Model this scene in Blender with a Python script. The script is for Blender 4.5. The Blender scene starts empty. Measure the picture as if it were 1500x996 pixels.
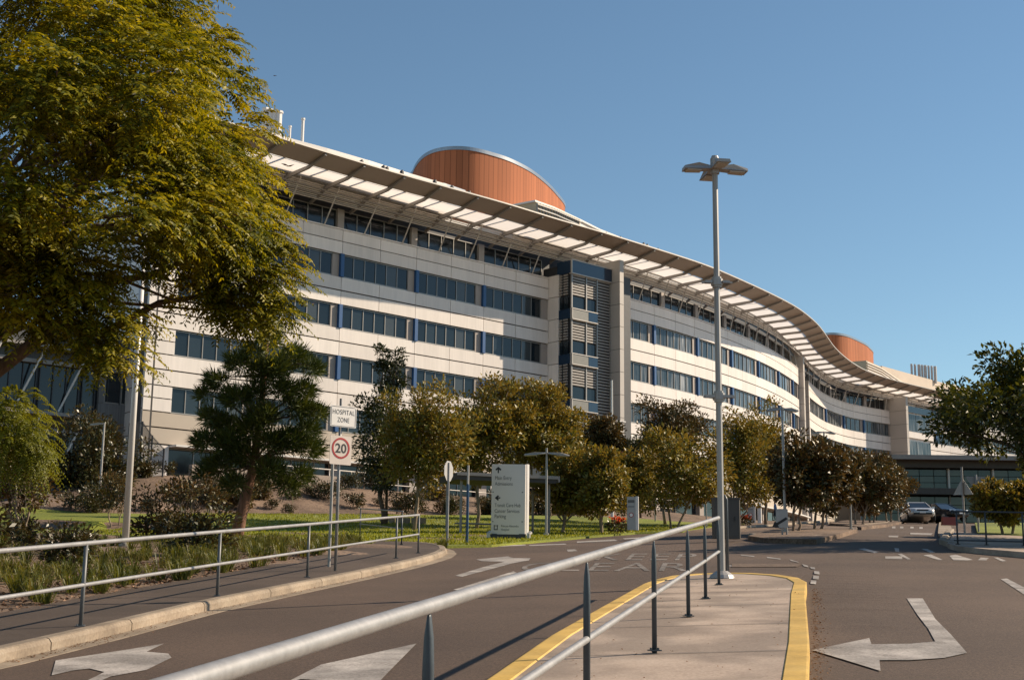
import bpy, bmesh, math, random
import numpy as np
from mathutils import Vector, Matrix
random.seed(7); RNG = np.random.default_rng(11)
scene = bpy.context.scene
COL = scene.collection
# ------------------------------------------------------------------ camera and layout helpers
FPX, PITCH, ROLL = 1985.0, 0.1883, 0.0116
cp, sp, cr, sr = math.cos(PITCH), math.sin(PITCH), math.cos(ROLL), math.sin(ROLL)
def ray(px, py):
    U = (px-750)/FPX; V = (498-py)/FPX
    u = U*cr-V*sr; v = U*sr+V*cr
    return np.array([u, cp-v*sp, sp+v*cp])
def at_z(px, py, z):
    r = ray(px, py); return r*(z/r[2])
def at_y(px, py, y):
    r = ray(px, py); return r*(y/r[1])
def R(x, y):                                       # the road profile: a long hill climbing away, flattening out
    yy = min(max(y, -25), 200); u = x-.224*yy
    z = -1.75+.088*yy-.00013*yy*yy+.035*min(0, max(u, -10))
    if z > 7.2: z = 7.2+.9*(1-math.exp(-(z-7.2)/.9))
    return z
def cast(px, py, dz=0.0):
    r = ray(px, py); t = 2.0
    while t < 300:
        p = r*t
        if p[2] < R(p[0], p[1])+dz:
            a, b = t-.25, t
            for _ in range(25):
                m = (a+b)/2; p = r*m
                if p[2] < R(p[0], p[1])+dz: b = m
                else: a = m
            return r*b
        t += .25
    return r*t

# ------------------------------------------------------------------ materials
def ramp_node(nt, cols, pos=None):
    n = nt.nodes.new('ShaderNodeValToRGB'); e = n.color_ramp.elements
    pos = pos or [i/(len(cols)-1) for i in range(len(cols))]
    e[0].position = pos[0]; e[0].color = (*cols[0], 1)
    e[1].position = pos[-1]; e[1].color = (*cols[-1], 1)
    for c, p in list(zip(cols, pos))[1:-1]:
        k = e.new(p); k.color = (*c, 1)
    return n
def noise_node(nt, scale, detail=4, vec=None):
    n = nt.nodes.new('ShaderNodeTexNoise'); n.inputs['Scale'].default_value = scale; n.inputs['Detail'].default_value = detail
    if vec: nt.links.new(vec, n.inputs['Vector'])
    return n
def mat(name, col, rough=.6, metal=0.0, var=.12, scale=3.0, bump=0.0, bscale=40.0, spec=.5, fine=0.0, fscale=60.0, stretch=None):
    m = bpy.data.materials.new(name); m.use_nodes = True; nt = m.node_tree
    b = nt.nodes['Principled BSDF']; b.inputs['Roughness'].default_value = rough; b.inputs['Metallic'].default_value = metal
    b.inputs['Specular IOR Level'].default_value = spec
    tc = nt.nodes.new('ShaderNodeTexCoord'); vec = tc.outputs['Object']
    if stretch:
        mp = nt.nodes.new('ShaderNodeMapping'); mp.inputs['Scale'].default_value = stretch
        nt.links.new(vec, mp.inputs['Vector']); vec = mp.outputs['Vector']
    n = noise_node(nt, scale, 5, vec)
    lo = tuple(c*(1-var) for c in col); hi = tuple(min(1, c*(1+var)) for c in col)
    r = ramp_node(nt, [lo, hi], [.3, .7]); nt.links.new(n.outputs['Fac'], r.inputs['Fac'])
    out = r.outputs['Color']
    if fine:
        n2 = noise_node(nt, fscale, 3, vec); r2 = ramp_node(nt, [(1-fine,)*3, (1+fine,)*3], [.35, .65])
        nt.links.new(n2.outputs['Fac'], r2.inputs['Fac'])
        mx = nt.nodes.new('ShaderNodeMixRGB'); mx.blend_type = 'MULTIPLY'; mx.inputs[0].default_value = 1
        nt.links.new(out, mx.inputs[1]); nt.links.new(r2.outputs['Color'], mx.inputs[2]); out = mx.outputs[0]
    nt.links.new(out, b.inputs['Base Color'])
    if bump:
        nb = noise_node(nt, bscale, 4, vec); bp = nt.nodes.new('ShaderNodeBump'); bp.inputs['Strength'].default_value = bump
        bp.inputs['Distance'].default_value = .02
        nt.links.new(nb.outputs['Fac'], bp.inputs['Height']); nt.links.new(bp.outputs['Normal'], b.inputs['Normal'])
    return m
def mat_ground(name, cols, s1, s2, rough=.9, bump=.4, bs=60, patch=None, vscale=None, vamt=.0):
    m = bpy.data.materials.new(name); m.use_nodes = True; nt = m.node_tree
    b = nt.nodes['Principled BSDF']; b.inputs['Roughness'].default_value = rough
    tc = nt.nodes.new('ShaderNodeTexCoord'); vec = tc.outputs['Object']
    n1 = noise_node(nt, s1, 6, vec); n2 = noise_node(nt, s2, 4, vec)
    mx = nt.nodes.new('ShaderNodeMixRGB'); mx.inputs[0].default_value = .5
    nt.links.new(n1.outputs['Fac'], mx.inputs[1]); nt.links.new(n2.outputs['Fac'], mx.inputs[2])
    r = ramp_node(nt, cols, [.32+.36*i/(len(cols)-1) for i in range(len(cols))]); nt.links.new(mx.outputs[0], r.inputs['Fac'])
    out = r.outputs['Color']
    if patch:
        n3 = noise_node(nt, patch[0], 3, vec); r3 = ramp_node(nt, [(patch[1],)*3, (1, 1, 1)], [.42, .62]); nt.links.new(n3.outputs['Fac'], r3.inputs['Fac'])
        m2 = nt.nodes.new('ShaderNodeMixRGB'); m2.blend_type = 'MULTIPLY'; m2.inputs[0].default_value = 1
        nt.links.new(out, m2.inputs[1]); nt.links.new(r3.outputs['Color'], m2.inputs[2]); out = m2.outputs[0]
    if vscale:
        v = nt.nodes.new('ShaderNodeTexVoronoi'); v.inputs['Scale'].default_value = vscale; nt.links.new(vec, v.inputs['Vector'])
        r4 = ramp_node(nt, [(1-vamt,)*3, (1+vamt,)*3], [.1, .9]); nt.links.new(v.outputs['Color'], r4.inputs['Fac'])
        m3 = nt.nodes.new('ShaderNodeMixRGB'); m3.blend_type = 'MULTIPLY'; m3.inputs[0].default_value = 1
        nt.links.new(out, m3.inputs[1]); nt.links.new(r4.outputs['Color'], m3.inputs[2]); out = m3.outputs[0]
    nt.links.new(out, b.inputs['Base Color'])
    nb = noise_node(nt, bs, 4, vec); bp = nt.nodes.new('ShaderNodeBump'); bp.inputs['Strength'].default_value = bump; bp.inputs['Distance'].default_value = .02
    nt.links.new(nb.outputs['Fac'], bp.inputs['Height']); nt.links.new(bp.outputs['Normal'], b.inputs['Normal'])
    return m
def mat_leaf(name, cols, back=None, trans=.3, rough=.45, spec=.5):
    m = bpy.data.materials.new(name); m.use_nodes = True; nt = m.node_tree
    b = nt.nodes['Principled BSDF']; b.inputs['Roughness'].default_value = rough; b.inputs['Specular IOR Level'].default_value = spec
    g = nt.nodes.new('ShaderNodeNewGeometry'); tc = nt.nodes.new('ShaderNodeTexCoord')
    n = noise_node(nt, .9, 3, tc.outputs['Object'])
    ad = nt.nodes.new('ShaderNodeMath'); ad.operation = 'MULTIPLY_ADD'; ad.inputs[1].default_value = .55
    mu = nt.nodes.new('ShaderNodeMath'); mu.operation = 'MULTIPLY_ADD'; mu.inputs[1].default_value = 1.4; mu.inputs[2].default_value = -.48
    nt.links.new(n.outputs['Fac'], mu.inputs[0])
    nt.links.new(g.outputs['Random Per Island'], ad.inputs[0]); nt.links.new(mu.outputs[0], ad.inputs[2])
    r = ramp_node(nt, cols); nt.links.new(ad.outputs[0], r.inputs['Fac']); out = r.outputs['Color']
    if back:
        mx = nt.nodes.new('ShaderNodeMixRGB'); mx.inputs[2].default_value = (*back, 1)
        nt.links.new(g.outputs['Backfacing'], mx.inputs[0]); nt.links.new(out, mx.inputs[1]); out = mx.outputs[0]
    nt.links.new(out, b.inputs['Base Color'])
    t = nt.nodes.new('ShaderNodeBsdfTranslucent'); br = nt.nodes.new('ShaderNodeMixRGB'); br.blend_type = 'MULTIPLY'; br.inputs[0].default_value = 1
    br.inputs[2].default_value = (1.5, 1.35, .6, 1); nt.links.new(out, br.inputs[1]); nt.links.new(br.outputs[0], t.inputs['Color'])
    ms = nt.nodes.new('ShaderNodeMixShader'); ms.inputs[0].default_value = trans
    nt.links.new(b.outputs[0], ms.inputs[1]); nt.links.new(t.outputs[0], ms.inputs[2])
    nt.links.new(ms.outputs[0], nt.nodes['Material Output'].inputs['Surface'])
    return m
def mat_glass(name, cols, rough=.06, spec=.5):
    m = bpy.data.materials.new(name); m.use_nodes = True; nt = m.node_tree
    b = nt.nodes['Principled BSDF']; b.inputs['Roughness'].default_value = rough; b.inputs['Specular IOR Level'].default_value = spec
    g = nt.nodes.new('ShaderNodeNewGeometry'); r = ramp_node(nt, cols)
    nt.links.new(g.outputs['Random Per Island'], r.inputs['Fac']); nt.links.new(r.outputs['Color'], b.inputs['Base Color'])
    tc = nt.nodes.new('ShaderNodeTexCoord'); nb = noise_node(nt, .35, 2, tc.outputs['Object']); bp = nt.nodes.new('ShaderNodeBump')
    bp.inputs['Strength'].default_value = .06; bp.inputs['Distance'].default_value = .3
    nt.links.new(nb.outputs['Fac'], bp.inputs['Height']); nt.links.new(bp.outputs['Normal'], b.inputs['Normal'])
    return m
def mat_curtain():
    # glazing with hanging vertical blinds behind it: pale strips, dark gaps
    m = bpy.data.materials.new('glass with blinds'); m.use_nodes = True; nt = m.node_tree
    b = nt.nodes['Principled BSDF']; b.inputs['Roughness'].default_value = .08; b.inputs['Specular IOR Level'].default_value = .45
    g = nt.nodes.new('ShaderNodeNewGeometry'); tc = nt.nodes.new('ShaderNodeTexCoord')
    mp = nt.nodes.new('ShaderNodeMapping'); mp.inputs['Scale'].default_value = (3.2, 3.2, .25); nt.links.new(tc.outputs['Object'], mp.inputs['Vector'])
    n = noise_node(nt, 1.3, 3, mp.outputs['Vector'])
    ad = nt.nodes.new('ShaderNodeMath'); ad.operation = 'MULTIPLY_ADD'; ad.inputs[1].default_value = .35
    nt.links.new(g.outputs['Random Per Island'], ad.inputs[0]); nt.links.new(n.outputs['Fac'], ad.inputs[2])
    r = ramp_node(nt, [(.012, .02, .028), (.035, .05, .062), (.13, .14, .15), (.40, .40, .40)], [.42, .64, .82, 1]); nt.links.new(ad.outputs[0], r.inputs['Fac'])
    nt.links.new(r.outputs['Color'], b.inputs['Base Color'])
    return m
def mat_cladding(name, col, axis_scale, dark=.5):
    # ribbed metal sheet with vertical seams
    m = bpy.data.materials.new(name); m.use_nodes = True; nt = m.node_tree
    b = nt.nodes['Principled BSDF']; b.inputs['Roughness'].default_value = .8; b.inputs['Specular IOR Level'].default_value = .2
    uv = nt.nodes.new('ShaderNodeUVMap'); sx = nt.nodes.new('ShaderNodeSeparateXYZ'); nt.links.new(uv.outputs[0], sx.inputs[0])
    mu = nt.nodes.new('ShaderNodeMath'); mu.operation = 'MULTIPLY'; mu.inputs[1].default_value = axis_scale; nt.links.new(sx.outputs['X'], mu.inputs[0])
    fr = nt.nodes.new('ShaderNodeMath'); fr.operation = 'FRACT'; nt.links.new(mu.outputs[0], fr.inputs[0])
    fl = nt.nodes.new('ShaderNodeMath'); fl.operation = 'FLOOR'; nt.links.new(mu.outputs[0], fl.inputs[0])
    wn = nt.nodes.new('ShaderNodeTexWhiteNoise'); wn.noise_dimensions = '1D'; nt.links.new(fl.outputs[0], wn.inputs['W'])
    r1 = ramp_node(nt, [tuple(c*.86 for c in col), tuple(c*1.12 for c in col)]); nt.links.new(wn.outputs['Value'], r1.inputs['Fac'])
    r2 = ramp_node(nt, [(dark,)*3, (1, 1, 1), (1, 1, 1), (dark,)*3], [0, .1, .9, 1]); nt.links.new(fr.outputs[0], r2.inputs['Fac'])
    mx = nt.nodes.new('ShaderNodeMixRGB'); mx.blend_type = 'MULTIPLY'; mx.inputs[0].default_value = 1
    nt.links.new(r1.outputs['Color'], mx.inputs[1]); nt.links.new(r2.outputs['Color'], mx.inputs[2]); nt.links.new(mx.outputs[0], b.inputs['Base Color'])
    return m

M = {}
M['asphalt'] = mat_ground('asphalt', [(.086, .055, .039), (.118, .076, .053), (.152, .10, .071)], .35, 38, .88, .5, 140, (.16, .78), 55, .3)
M['path_asphalt'] = mat_ground('path asphalt', [(.068, .047, .036), (.108, .077, .059)], .6, 40, .88, .35, 140, (.3, .8), 80, .2)
M['concrete'] = mat_ground('worn concrete', [(.34, .255, .195), (.45, .345, .27), (.53, .42, .335)], .8, 30, .85, .2, 120, (.9, .6), 60, .08)
M['kerb_concrete'] = mat_ground('kerb concrete', [(.25, .19, .135), (.33, .26, .19), (.4, .33, .25)], 1.2, 22, .85, .25, 90, (1.3, .75), 40, .08)
M['yellow_paint'] = mat_ground('worn yellow paint', [(.56, .34, .07), (.68, .43, .10), (.72, .48, .14)], 1.5, 25, .7, .2, 90, (1.8, .8))
M['white_paint'] = mat_ground('worn road paint', [(.2, .172, .15), (.46, .41, .37), (.58, .53, .48)], 2.2, 38, .8, .2, 120, (1.3, .6), 30, .14)
M['faded_paint'] = mat_ground('faded road lettering', [(.11, .09, .075), (.24, .205, .18), (.42, .37, .33)], 2.5, 30, .85, .3, 120, (1.1, .55), 30, .2)
M['mulch'] = mat_ground('bark mulch and soil', [(.09, .056, .038), (.19, .125, .085), (.30, .21, .15)], .5, 16, .95, .9, 25, (.25, .75), 14, .35)
M['lawn'] = mat_ground('mown lawn', [(.13, .16, .014), (.20, .23, .018), (.27, .285, .026)], .25, 14, .9, .8, 30, (.12, .7), 22, .25)
def mat_panel(name, col):
    # each panel its own slight tone, faint rain streaks running down
    m = mat(name, col, .42, 0, .05, 1.2, 0, 40, .4, .03, 6.0, (1, 1, .1)); nt = m.node_tree; b = nt.nodes['Principled BSDF']
    src = b.inputs['Base Color'].links[0].from_socket; g = nt.nodes.new('ShaderNodeNewGeometry'); r = ramp_node(nt, [(.90, .895, .89), (1.03, 1.03, 1.03)])
    nt.links.new(g.outputs['Random Per Island'], r.inputs['Fac']); mx = nt.nodes.new('ShaderNodeMixRGB'); mx.blend_type = 'MULTIPLY'; mx.inputs[0].default_value = 1
    nt.links.new(src, mx.inputs[1]); nt.links.new(r.outputs['Color'], mx.inputs[2]); nt.links.new(mx.outputs[0], b.inputs['Base Color']); return m
M['panel'] = mat_panel('cream metal panel', (.80, .735, .69))
M['panel_back'] = mat('panel joint shadow gap', (.10, .09, .085), .8)
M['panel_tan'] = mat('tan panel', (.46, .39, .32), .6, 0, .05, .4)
M['fin_panel'] = mat('grey cream fin panel', (.50, .45, .41), .5, 0, .05, .3)
M['pier'] = mat('warm grey pier', (.36, .31, .28), .6, 0, .06, .5)
M['glass'] = mat_glass('blue grey window glass', [(.006, .011, .017), (.014, .023, .032), (.03, .043, .053), (.01, .016, .022), (.018, .028, .036), (.085, .095, .10)])
M['glass_dark'] = mat_glass('dark glass', [(.006, .009, .013), (.02, .024, .028)], .08, .5)
M['glass_green'] = mat_glass('green glass', [(.012, .03, .027), (.05, .075, .062), (.02, .05, .046), (.085, .10, .08)], .06, .6)
M['blinds'] = mat_curtain()
M['blue'] = mat('blue painted fin', (.018, .085, .24), .4, 0, .05)
M['frame'] = mat('aluminium frame', (.30, .285, .27), .4, .4, .05)
M['frame_dark'] = mat('dark frame', (.05, .05, .055), .5)
M['steel'] = mat('grey painted steel', (.26, .235, .215), .5, .1, .06)
M['steel_light'] = mat('pale steel', (.52, .48, .44), .45, .2, .05)
M['brown_panel'] = mat('bronze grey canopy panel', (.37, .305, .255), .55, .1, .06, .3)
M['louvre'] = mat('pale louvre blade', (.68, .61, .55), .5, .1, .05)
M['louvre_grey'] = mat('grey louvre blade', (.34, .31, .285), .5, .1, .05)
M['terracotta'] = mat_cladding('terracotta ribbed cladding', (.40, .14, .065), 1.9)
M['roof_white'] = mat('white roofing', (.74, .70, .66), .4, .1, .04, .3)
M['tan_grille'] = mat('tan plant grille', (.5, .41, .28), .6, 0, .05)
M['tan_roof'] = mat('tan roofing', (.56, .46, .37), .6, 0, .06, .4)
M['zinc'] = mat('grey zinc capping', (.36, .37, .38), .28, .7, .05)
M['navy_panel'] = mat('navy spandrel glass', (.02, .04, .075), .12, 0, .1, .6, spec=.7)
M['band_grey'] = mat('grey green band panel', (.19, .19, .175), .5, 0, .08)
M['dark_clad'] = mat('dark grey cladding', (.075, .075, .08), .55, 0, .08, .4, 0, 40, .5, .12, 3.0, (6, 6, .1))
M['mid_clad'] = mat('mid grey ribbed cladding', (.17, .165, .165), .55, 0, .06, .4, 0, 40, .5, .22, 3.0, (8, 8, .05))
M['galv'] = mat('galvanised rail', (.31, .305, .305), .5, .35, .14, 4, .05, 90, .5, .07, 30)
M['post_grey'] = mat('slate grey post paint', (.052, .066, .08), .42, .1, .12, 5, .05, 60)
M['lamp_pole'] = mat('grey lamp post paint', (.37, .35, .33), .45, .25, .06, 2)
M['fence_post'] = mat('grey fence post', (.15, .155, .16), .5, .2, .1, 6)
M['lamp_head'] = mat('grey lamp housing', (.40, .375, .35), .45, .2, .06, 4)
M['lamp_glass'] = mat('lamp lens', (.55, .5, .42), .25, 0, .05)
M['white_sign'] = mat('white sign enamel', (.88, .84, .80), .4, 0, .05, 3)
M['beige_sign'] = mat('faded sign enamel', (.72, .62, .55), .45, 0, .05, 3)
M['sign_back'] = mat('bare aluminium sign back', (.42, .41, .40), .5, .3, .08)
M['red'] = mat('red sign film', (.42, .03, .03), .45)
M['black'] = mat('black lettering', (.025, .025, .028), .6)
M['grey_ink'] = mat('grey lettering', (.12, .115, .11), .6)
M['pylon'] = mat('pylon sign metal', (.78, .71, .65), .38, .1, .04, 1.2)
M['pylon_side'] = mat('pylon sign edge', (.74, .70, .67), .38, .1, .04, 1.2)
M['cabinet'] = mat('brown grey cabinet', (.105, .088, .077), .6, 0, .08, 2)
M['bluepole'] = mat('blue pole paint', (.02, .07, .16), .4, 0, .1)
M['bark'] = mat('brown bark', (.14, .095, .065), .9, 0, .35, 5, .6, 30, .3, stretch=(3, 3, .6))
M['bark_pale'] = mat('grey pale bark', (.26, .20, .15), .9, 0, .4, 4, .5, 30, .3, stretch=(3, 3, .6))
M['leaf_big'] = mat_leaf('yellow green pinnate leaf', [(.022, .034, .003), (.10, .11, .006), (.29, .25, .011), (.46, .36, .018)], None, .38, .5, .3)  # ramp ends stretched: sunlit lumps and shaded gaps put into the leaf colour
M['leaf_fern'] = mat_leaf('bright feathery leaf', [(.08, .09, .006), (.15, .16, .01), (.22, .22, .02)], None, .4, .5, .3)
M['leaf_mag'] = mat_leaf('glossy magnolia leaf', [(.036, .044, .006), (.11, .11, .012), (.225, .19, .022), (.36, .265, .04)], (.22, .155, .04), .25, .48, .4)
M['leaf_mag_dark'] = mat_leaf('brown magnolia leaf', [(.03, .03, .008), (.07, .06, .014), (.14, .10, .026)], (.14, .085, .034), .12, .48, .4)
M['leaf_oak'] = mat_leaf('dark needle spray', [(.018, .03, .005), (.05, .07, .009), (.13, .135, .018)], None, .15, .55, .3)
M['leaf_cyp'] = mat_leaf('deep green leaf', [(.016, .022, .007), (.035, .043, .011), (.06, .07, .018)], None, .12, .4, .5)
M['leaf_bush'] = mat_leaf('olive bush leaf', [(.018, .024, .007), (.04, .045, .011), (.085, .08, .02)], (.08, .06, .025), .15, .4, .5)
M['leaf_right'] = mat_leaf('dark green broad leaf', [(.022, .03, .004), (.06, .068, .006), (.17, .155, .012)], None, .25, .45, .4)
M['blade'] = mat_leaf('strappy grass blade', [(.035, .048, .010), (.085, .10, .018), (.15, .15, .035), (.24, .19, .09)], None, .3, .5, .3)
M['lawn_blade'] = mat_leaf('lawn blade', [(.14, .17, .012), (.23, .245, .018), (.31, .30, .03)], None, .35, .5, .3)
M['litter'] = mat_leaf('dry leaf', [(.10, .045, .018), (.19, .09, .035), (.28, .15, .07)], None, .1, .7, .2)
M['flower'] = mat_leaf('red flower', [(.45, .06, .03), (.6, .10, .05)], None, .3, .5, .3)
M['car_silver'] = mat('silver car paint', (.56, .54, .52), .22, .35, .02)
M['car_black'] = mat('black car paint', (.012, .012, .014), .15, .2, .02)
M['tyre'] = mat('tyre rubber', (.02, .02, .02), .8)
M['headlight'] = mat('headlight lens', (.7, .7, .72), .12, .1, .02)
M['skin'] = mat('skin', (.36, .21, .15), .6)
M['cloth_dark'] = mat('dark clothes', (.02, .022, .035), .9)
M['cloth_blue'] = mat('blue shirt', (.10, .18, .34), .9)
M['hair'] = mat('dark hair', (.02, .014, .01), .7)
M['shelter'] = mat('dark shelter metal', (.06, .05, .042), .6, 0, .1)
M['red_barrier'] = mat('red plastic barrier', (.30, .055, .03), .55)
M['stone'] = mat_ground('sandstone block', [(.26, .19, .14), (.42, .33, .25)], 2, 15, .9, .5, 40)
M['retaining'] = mat_ground('retaining wall render', [(.33, .26, .21), (.46, .38, .32)], .8, 8, .9, .3, 30)
def mat_translucent():
    m = bpy.data.materials.new('translucent white canopy sheet'); m.use_nodes = True; nt = m.node_tree
    b = nt.nodes['Principled BSDF']; b.inputs['Base Color'].default_value = (.82, .79, .76, 1); b.inputs['Roughness'].default_value = .5
    t = nt.nodes.new('ShaderNodeBsdfTranslucent'); t.inputs['Color'].default_value = (.92, .87, .82, 1)
    s = nt.nodes.new('ShaderNodeMixShader'); s.inputs[0].default_value = .8
    tc = nt.nodes.new('ShaderNodeTexCoord'); n = noise_node(nt, .5, 3, tc.outputs['Object']); r = ramp_node(nt, [(.86, .80, .75), (.94, .89, .84)]); nt.links.new(n.outputs['Fac'], r.inputs['Fac']); nt.links.new(r.outputs['Color'], t.inputs['Color'])
    nt.links.new(b.outputs[0], s.inputs[1]); nt.links.new(t.outputs[0], s.inputs[2]); nt.links.new(s.outputs[0], nt.nodes['Material Output'].inputs['Surface'])
    return m
M['translucent'] = mat_translucent()

# ------------------------------------------------------------------ mesh builder
class MB:
    def __init__(self): self.v = []; self.f = []; self.uv = None
    def add(self, vs, fs):
        n = len(self.v); self.v += [tuple(map(float, p)) for p in vs]; self.f += [tuple(i+n for i in f) for f in fs]
    def hexa(self, p):                     # 8 corners: bottom 0-3 ccw, top 4-7
        self.add(p, [(3, 2, 1, 0), (4, 5, 6, 7), (0, 1, 5, 4), (1, 2, 6, 5), (2, 3, 7, 6), (3, 0, 4, 7)])
    def box(self, c, sx, sy, sz, rz=0.0, rx=0.0, ry=0.0):
        m = Matrix.Rotation(rz, 3, 'Z') @ Matrix.Rotation(ry, 3, 'Y') @ Matrix.Rotation(rx, 3, 'X')
        ps = []
        for z in (-.5, .5):
            for x, y in ((-.5, -.5), (.5, -.5), (.5, .5), (-.5, .5)):
                ps.append(Vector(c)+m @ Vector((x*sx, y*sy, z*sz)))
        self.hexa(ps)
    def bbox(self, c, sx, sy, sz, rz=0.0, b=.02):  # box with bevelled vertical edges
        pts = []
        for x, y, dx, dy in ((-1, -1, 1, 0), (1, -1, -1, 0), (1, -1, 0, 1), (1, 1, 0, -1), (1, 1, -1, 0), (-1, 1, 1, 0), (-1, 1, 0, -1), (-1, -1, 0, 1)):
            pts.append((x*sx/2+dx*b, y*sy/2+dy*b))
        pts = [pts[0], pts[1], pts[2], pts[3], pts[4], pts[5], pts[6], pts[7]]
        ca, sa = math.cos(rz), math.sin(rz)
        P = [(c[0]+x*ca-y*sa, c[1]+x*sa+y*ca) for x, y in pts]
        self.prism(P, c[2]-sz/2, c[2]+sz/2)
    def prism(self, poly, z0, z1):
        n = len(poly)
        self.add([(x, y, z0) for x, y in poly]+[(x, y, z1) for x, y in poly],
                 [tuple(range(n-1, -1, -1)), tuple(range(n, 2*n))]+[(i, (i+1) % n, n+(i+1) % n, n+i) for i in range(n)])
    def tube(self, pts, r, n=8, cap=True, flat=None):
        pts = [Vector(p) for p in pts]; k = len(pts)
        rs = r if isinstance(r, (list, tuple)) else [r]*k
        base = len(self.v); up = None
        for i, p in enumerate(pts):
            d = (pts[min(i+1, k-1)]-pts[max(i-1, 0)]).normalized()
            if up is None:
                a = Vector((0, 0, 1)) if abs(d.z) < .9 else Vector((1, 0, 0))
                up = (a-d*a.dot(d)).normalized()
            else: up = (up-d*up.dot(d)).normalized()
            s = d.cross(up)
            for j in range(n):
                th = 2*math.pi*j/n+math.pi/n
                self.v.append(tuple(p+up*(math.cos(th)*rs[i])+s*(math.sin(th)*rs[i])))
        for i in range(k-1):
            for j in range(n):
                a = base+i*n+j; b = base+i*n+(j+1) % n
                self.f.append((a, b, b+n, a+n))
        if cap:
            self.f.append(tuple(base+j for j in range(n-1, -1, -1))); self.f.append(tuple(base+(k-1)*n+j for j in range(n)))
    def disc(self, c, nrm, r, th, n=28):
        nrm = Vector(nrm).normalized(); self.tube([Vector(c)-nrm*th/2, Vector(c)+nrm*th/2], r, n)
    def ring(self, c, nrm, r0, r1, th, n=32):
        nrm = Vector(nrm).normalized(); a = Vector((0, 0, 1)); up = (a-nrm*a.dot(nrm)).normalized(); s = nrm.cross(up); c = Vector(c)
        vs = []
        for k in range(n):
            t = 2*math.pi*k/n; d = up*math.cos(t)+s*math.sin(t)
            vs += [c+d*r0-nrm*th/2, c+d*r1-nrm*th/2, c+d*r1+nrm*th/2, c+d*r0+nrm*th/2]
        fs = []
        for k in range(n):
            a0 = 4*k; b0 = 4*((k+1) % n)
            for q in range(4): fs.append((a0+q, a0+(q+1) % 4, b0+(q+1) % 4, b0+q))
        self.add(vs, fs)
def mesh_from(name, V, Fc, m, smooth=False):
    me = bpy.data.meshes.new(name); me.from_pydata(V, [], Fc); me.update()
    if m is not None: me.materials.append(m)
    if smooth: me.polygons.foreach_set('use_smooth', [True]*len(me.polygons))
    return me
def origin_of(o):
    p = Vector((0, 0, 0))
    while o is not None: p += o.location; o = o.parent
    return p
def build(name, mb, m, parent=None, loc=None, smooth=False, fix=True, label=None):
    """link what mb collected (world coordinates) as ONE mesh object; with a parent it becomes that thing's part"""
    if parent is not None: off = origin_of(parent); ol = Vector((0, 0, 0))
    else: off = Vector(loc) if loc is not None else Vector((0, 0, 0)); ol = off
    me = mesh_from(name, [(x-off.x, y-off.y, z-off.z) for x, y, z in mb.v], mb.f, m, smooth)
    if fix:
        bm = bmesh.new(); bm.from_mesh(me); bmesh.ops.recalc_face_normals(bm, faces=bm.faces); bm.to_mesh(me); bm.free()
    o = bpy.data.objects.new(name, me); o.location = ol; COL.objects.link(o)
    if parent is not None: o.parent = parent
    if label: o['label'] = label
    return o
def tag(o, label, cat, group=None, kind=None):
    o['label'] = label; o['category'] = cat
    if group: o['group'] = group
    if kind: o['kind'] = kind
    return o
def thing(name, label, cat, loc, group=None):
    o = bpy.data.objects.new(name, None); o.empty_display_size = .3; o.location = loc; COL.objects.link(o)
    return tag(o, label, cat, group)
def struct(o, label=None, cat=None):
    o['kind'] = 'structure'
    if label: o['label'] = label
    if cat: o['category'] = cat
    return o
def dup(root, loc, rz=0.0, sc=1.0, label=None, group=None):
    def cpy(o, par):
        c = o.copy(); COL.objects.link(c)
        if par is not None: c.parent = par
        for ch in [x for x in o.children]: cpy(ch, c)
        return c
    r = cpy(root, None); r.location = loc; r.rotation_euler = (0, 0, rz)
    r.scale = (sc, sc, sc) if not isinstance(sc, tuple) else sc
    if label: r['label'] = label
    if group: r['group'] = group
    return r
_tc = {}
def text_mesh(body, size, spacing=1.0):
    key = (body, spacing)
    if key not in _tc:
        cu = bpy.data.curves.new('lettering', 'FONT'); cu.body = body; cu.size = 1; cu.resolution_u = 3; cu.space_character = spacing; cu.offset = .022 if body == '20' else 0
        ob = bpy.data.objects.new('lettering', cu); COL.objects.link(ob); bpy.context.view_layer.update()
        me = bpy.data.meshes.new_from_object(ob.evaluated_get(bpy.context.evaluated_depsgraph_get()))
        V = [tuple(v.co) for v in me.vertices]; Fc = [tuple(p.vertices) for p in me.polygons]
        bpy.data.objects.remove(ob); bpy.data.meshes.remove(me); _tc[key] = (V, Fc)
    V, Fc = _tc[key]
    return [(x*size, y*size) for x, y, z in V], Fc
def put_text(mb, body, size, o, ex, ez, n, off=.004, width=None, spacing=1.0):
    """flat lettering laid on a sign face: o = lower left corner, ex / ez = the face's axes"""
    V, Fc = text_mesh(body, size, spacing); w = max(x for x, y in V) or 1; k = (width/w) if width else 1
    mb.add([tuple(Vector(o)+Vector(ex)*(x*k)+Vector(ez)*y+Vector(n)*off) for x, y in V], Fc)

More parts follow.
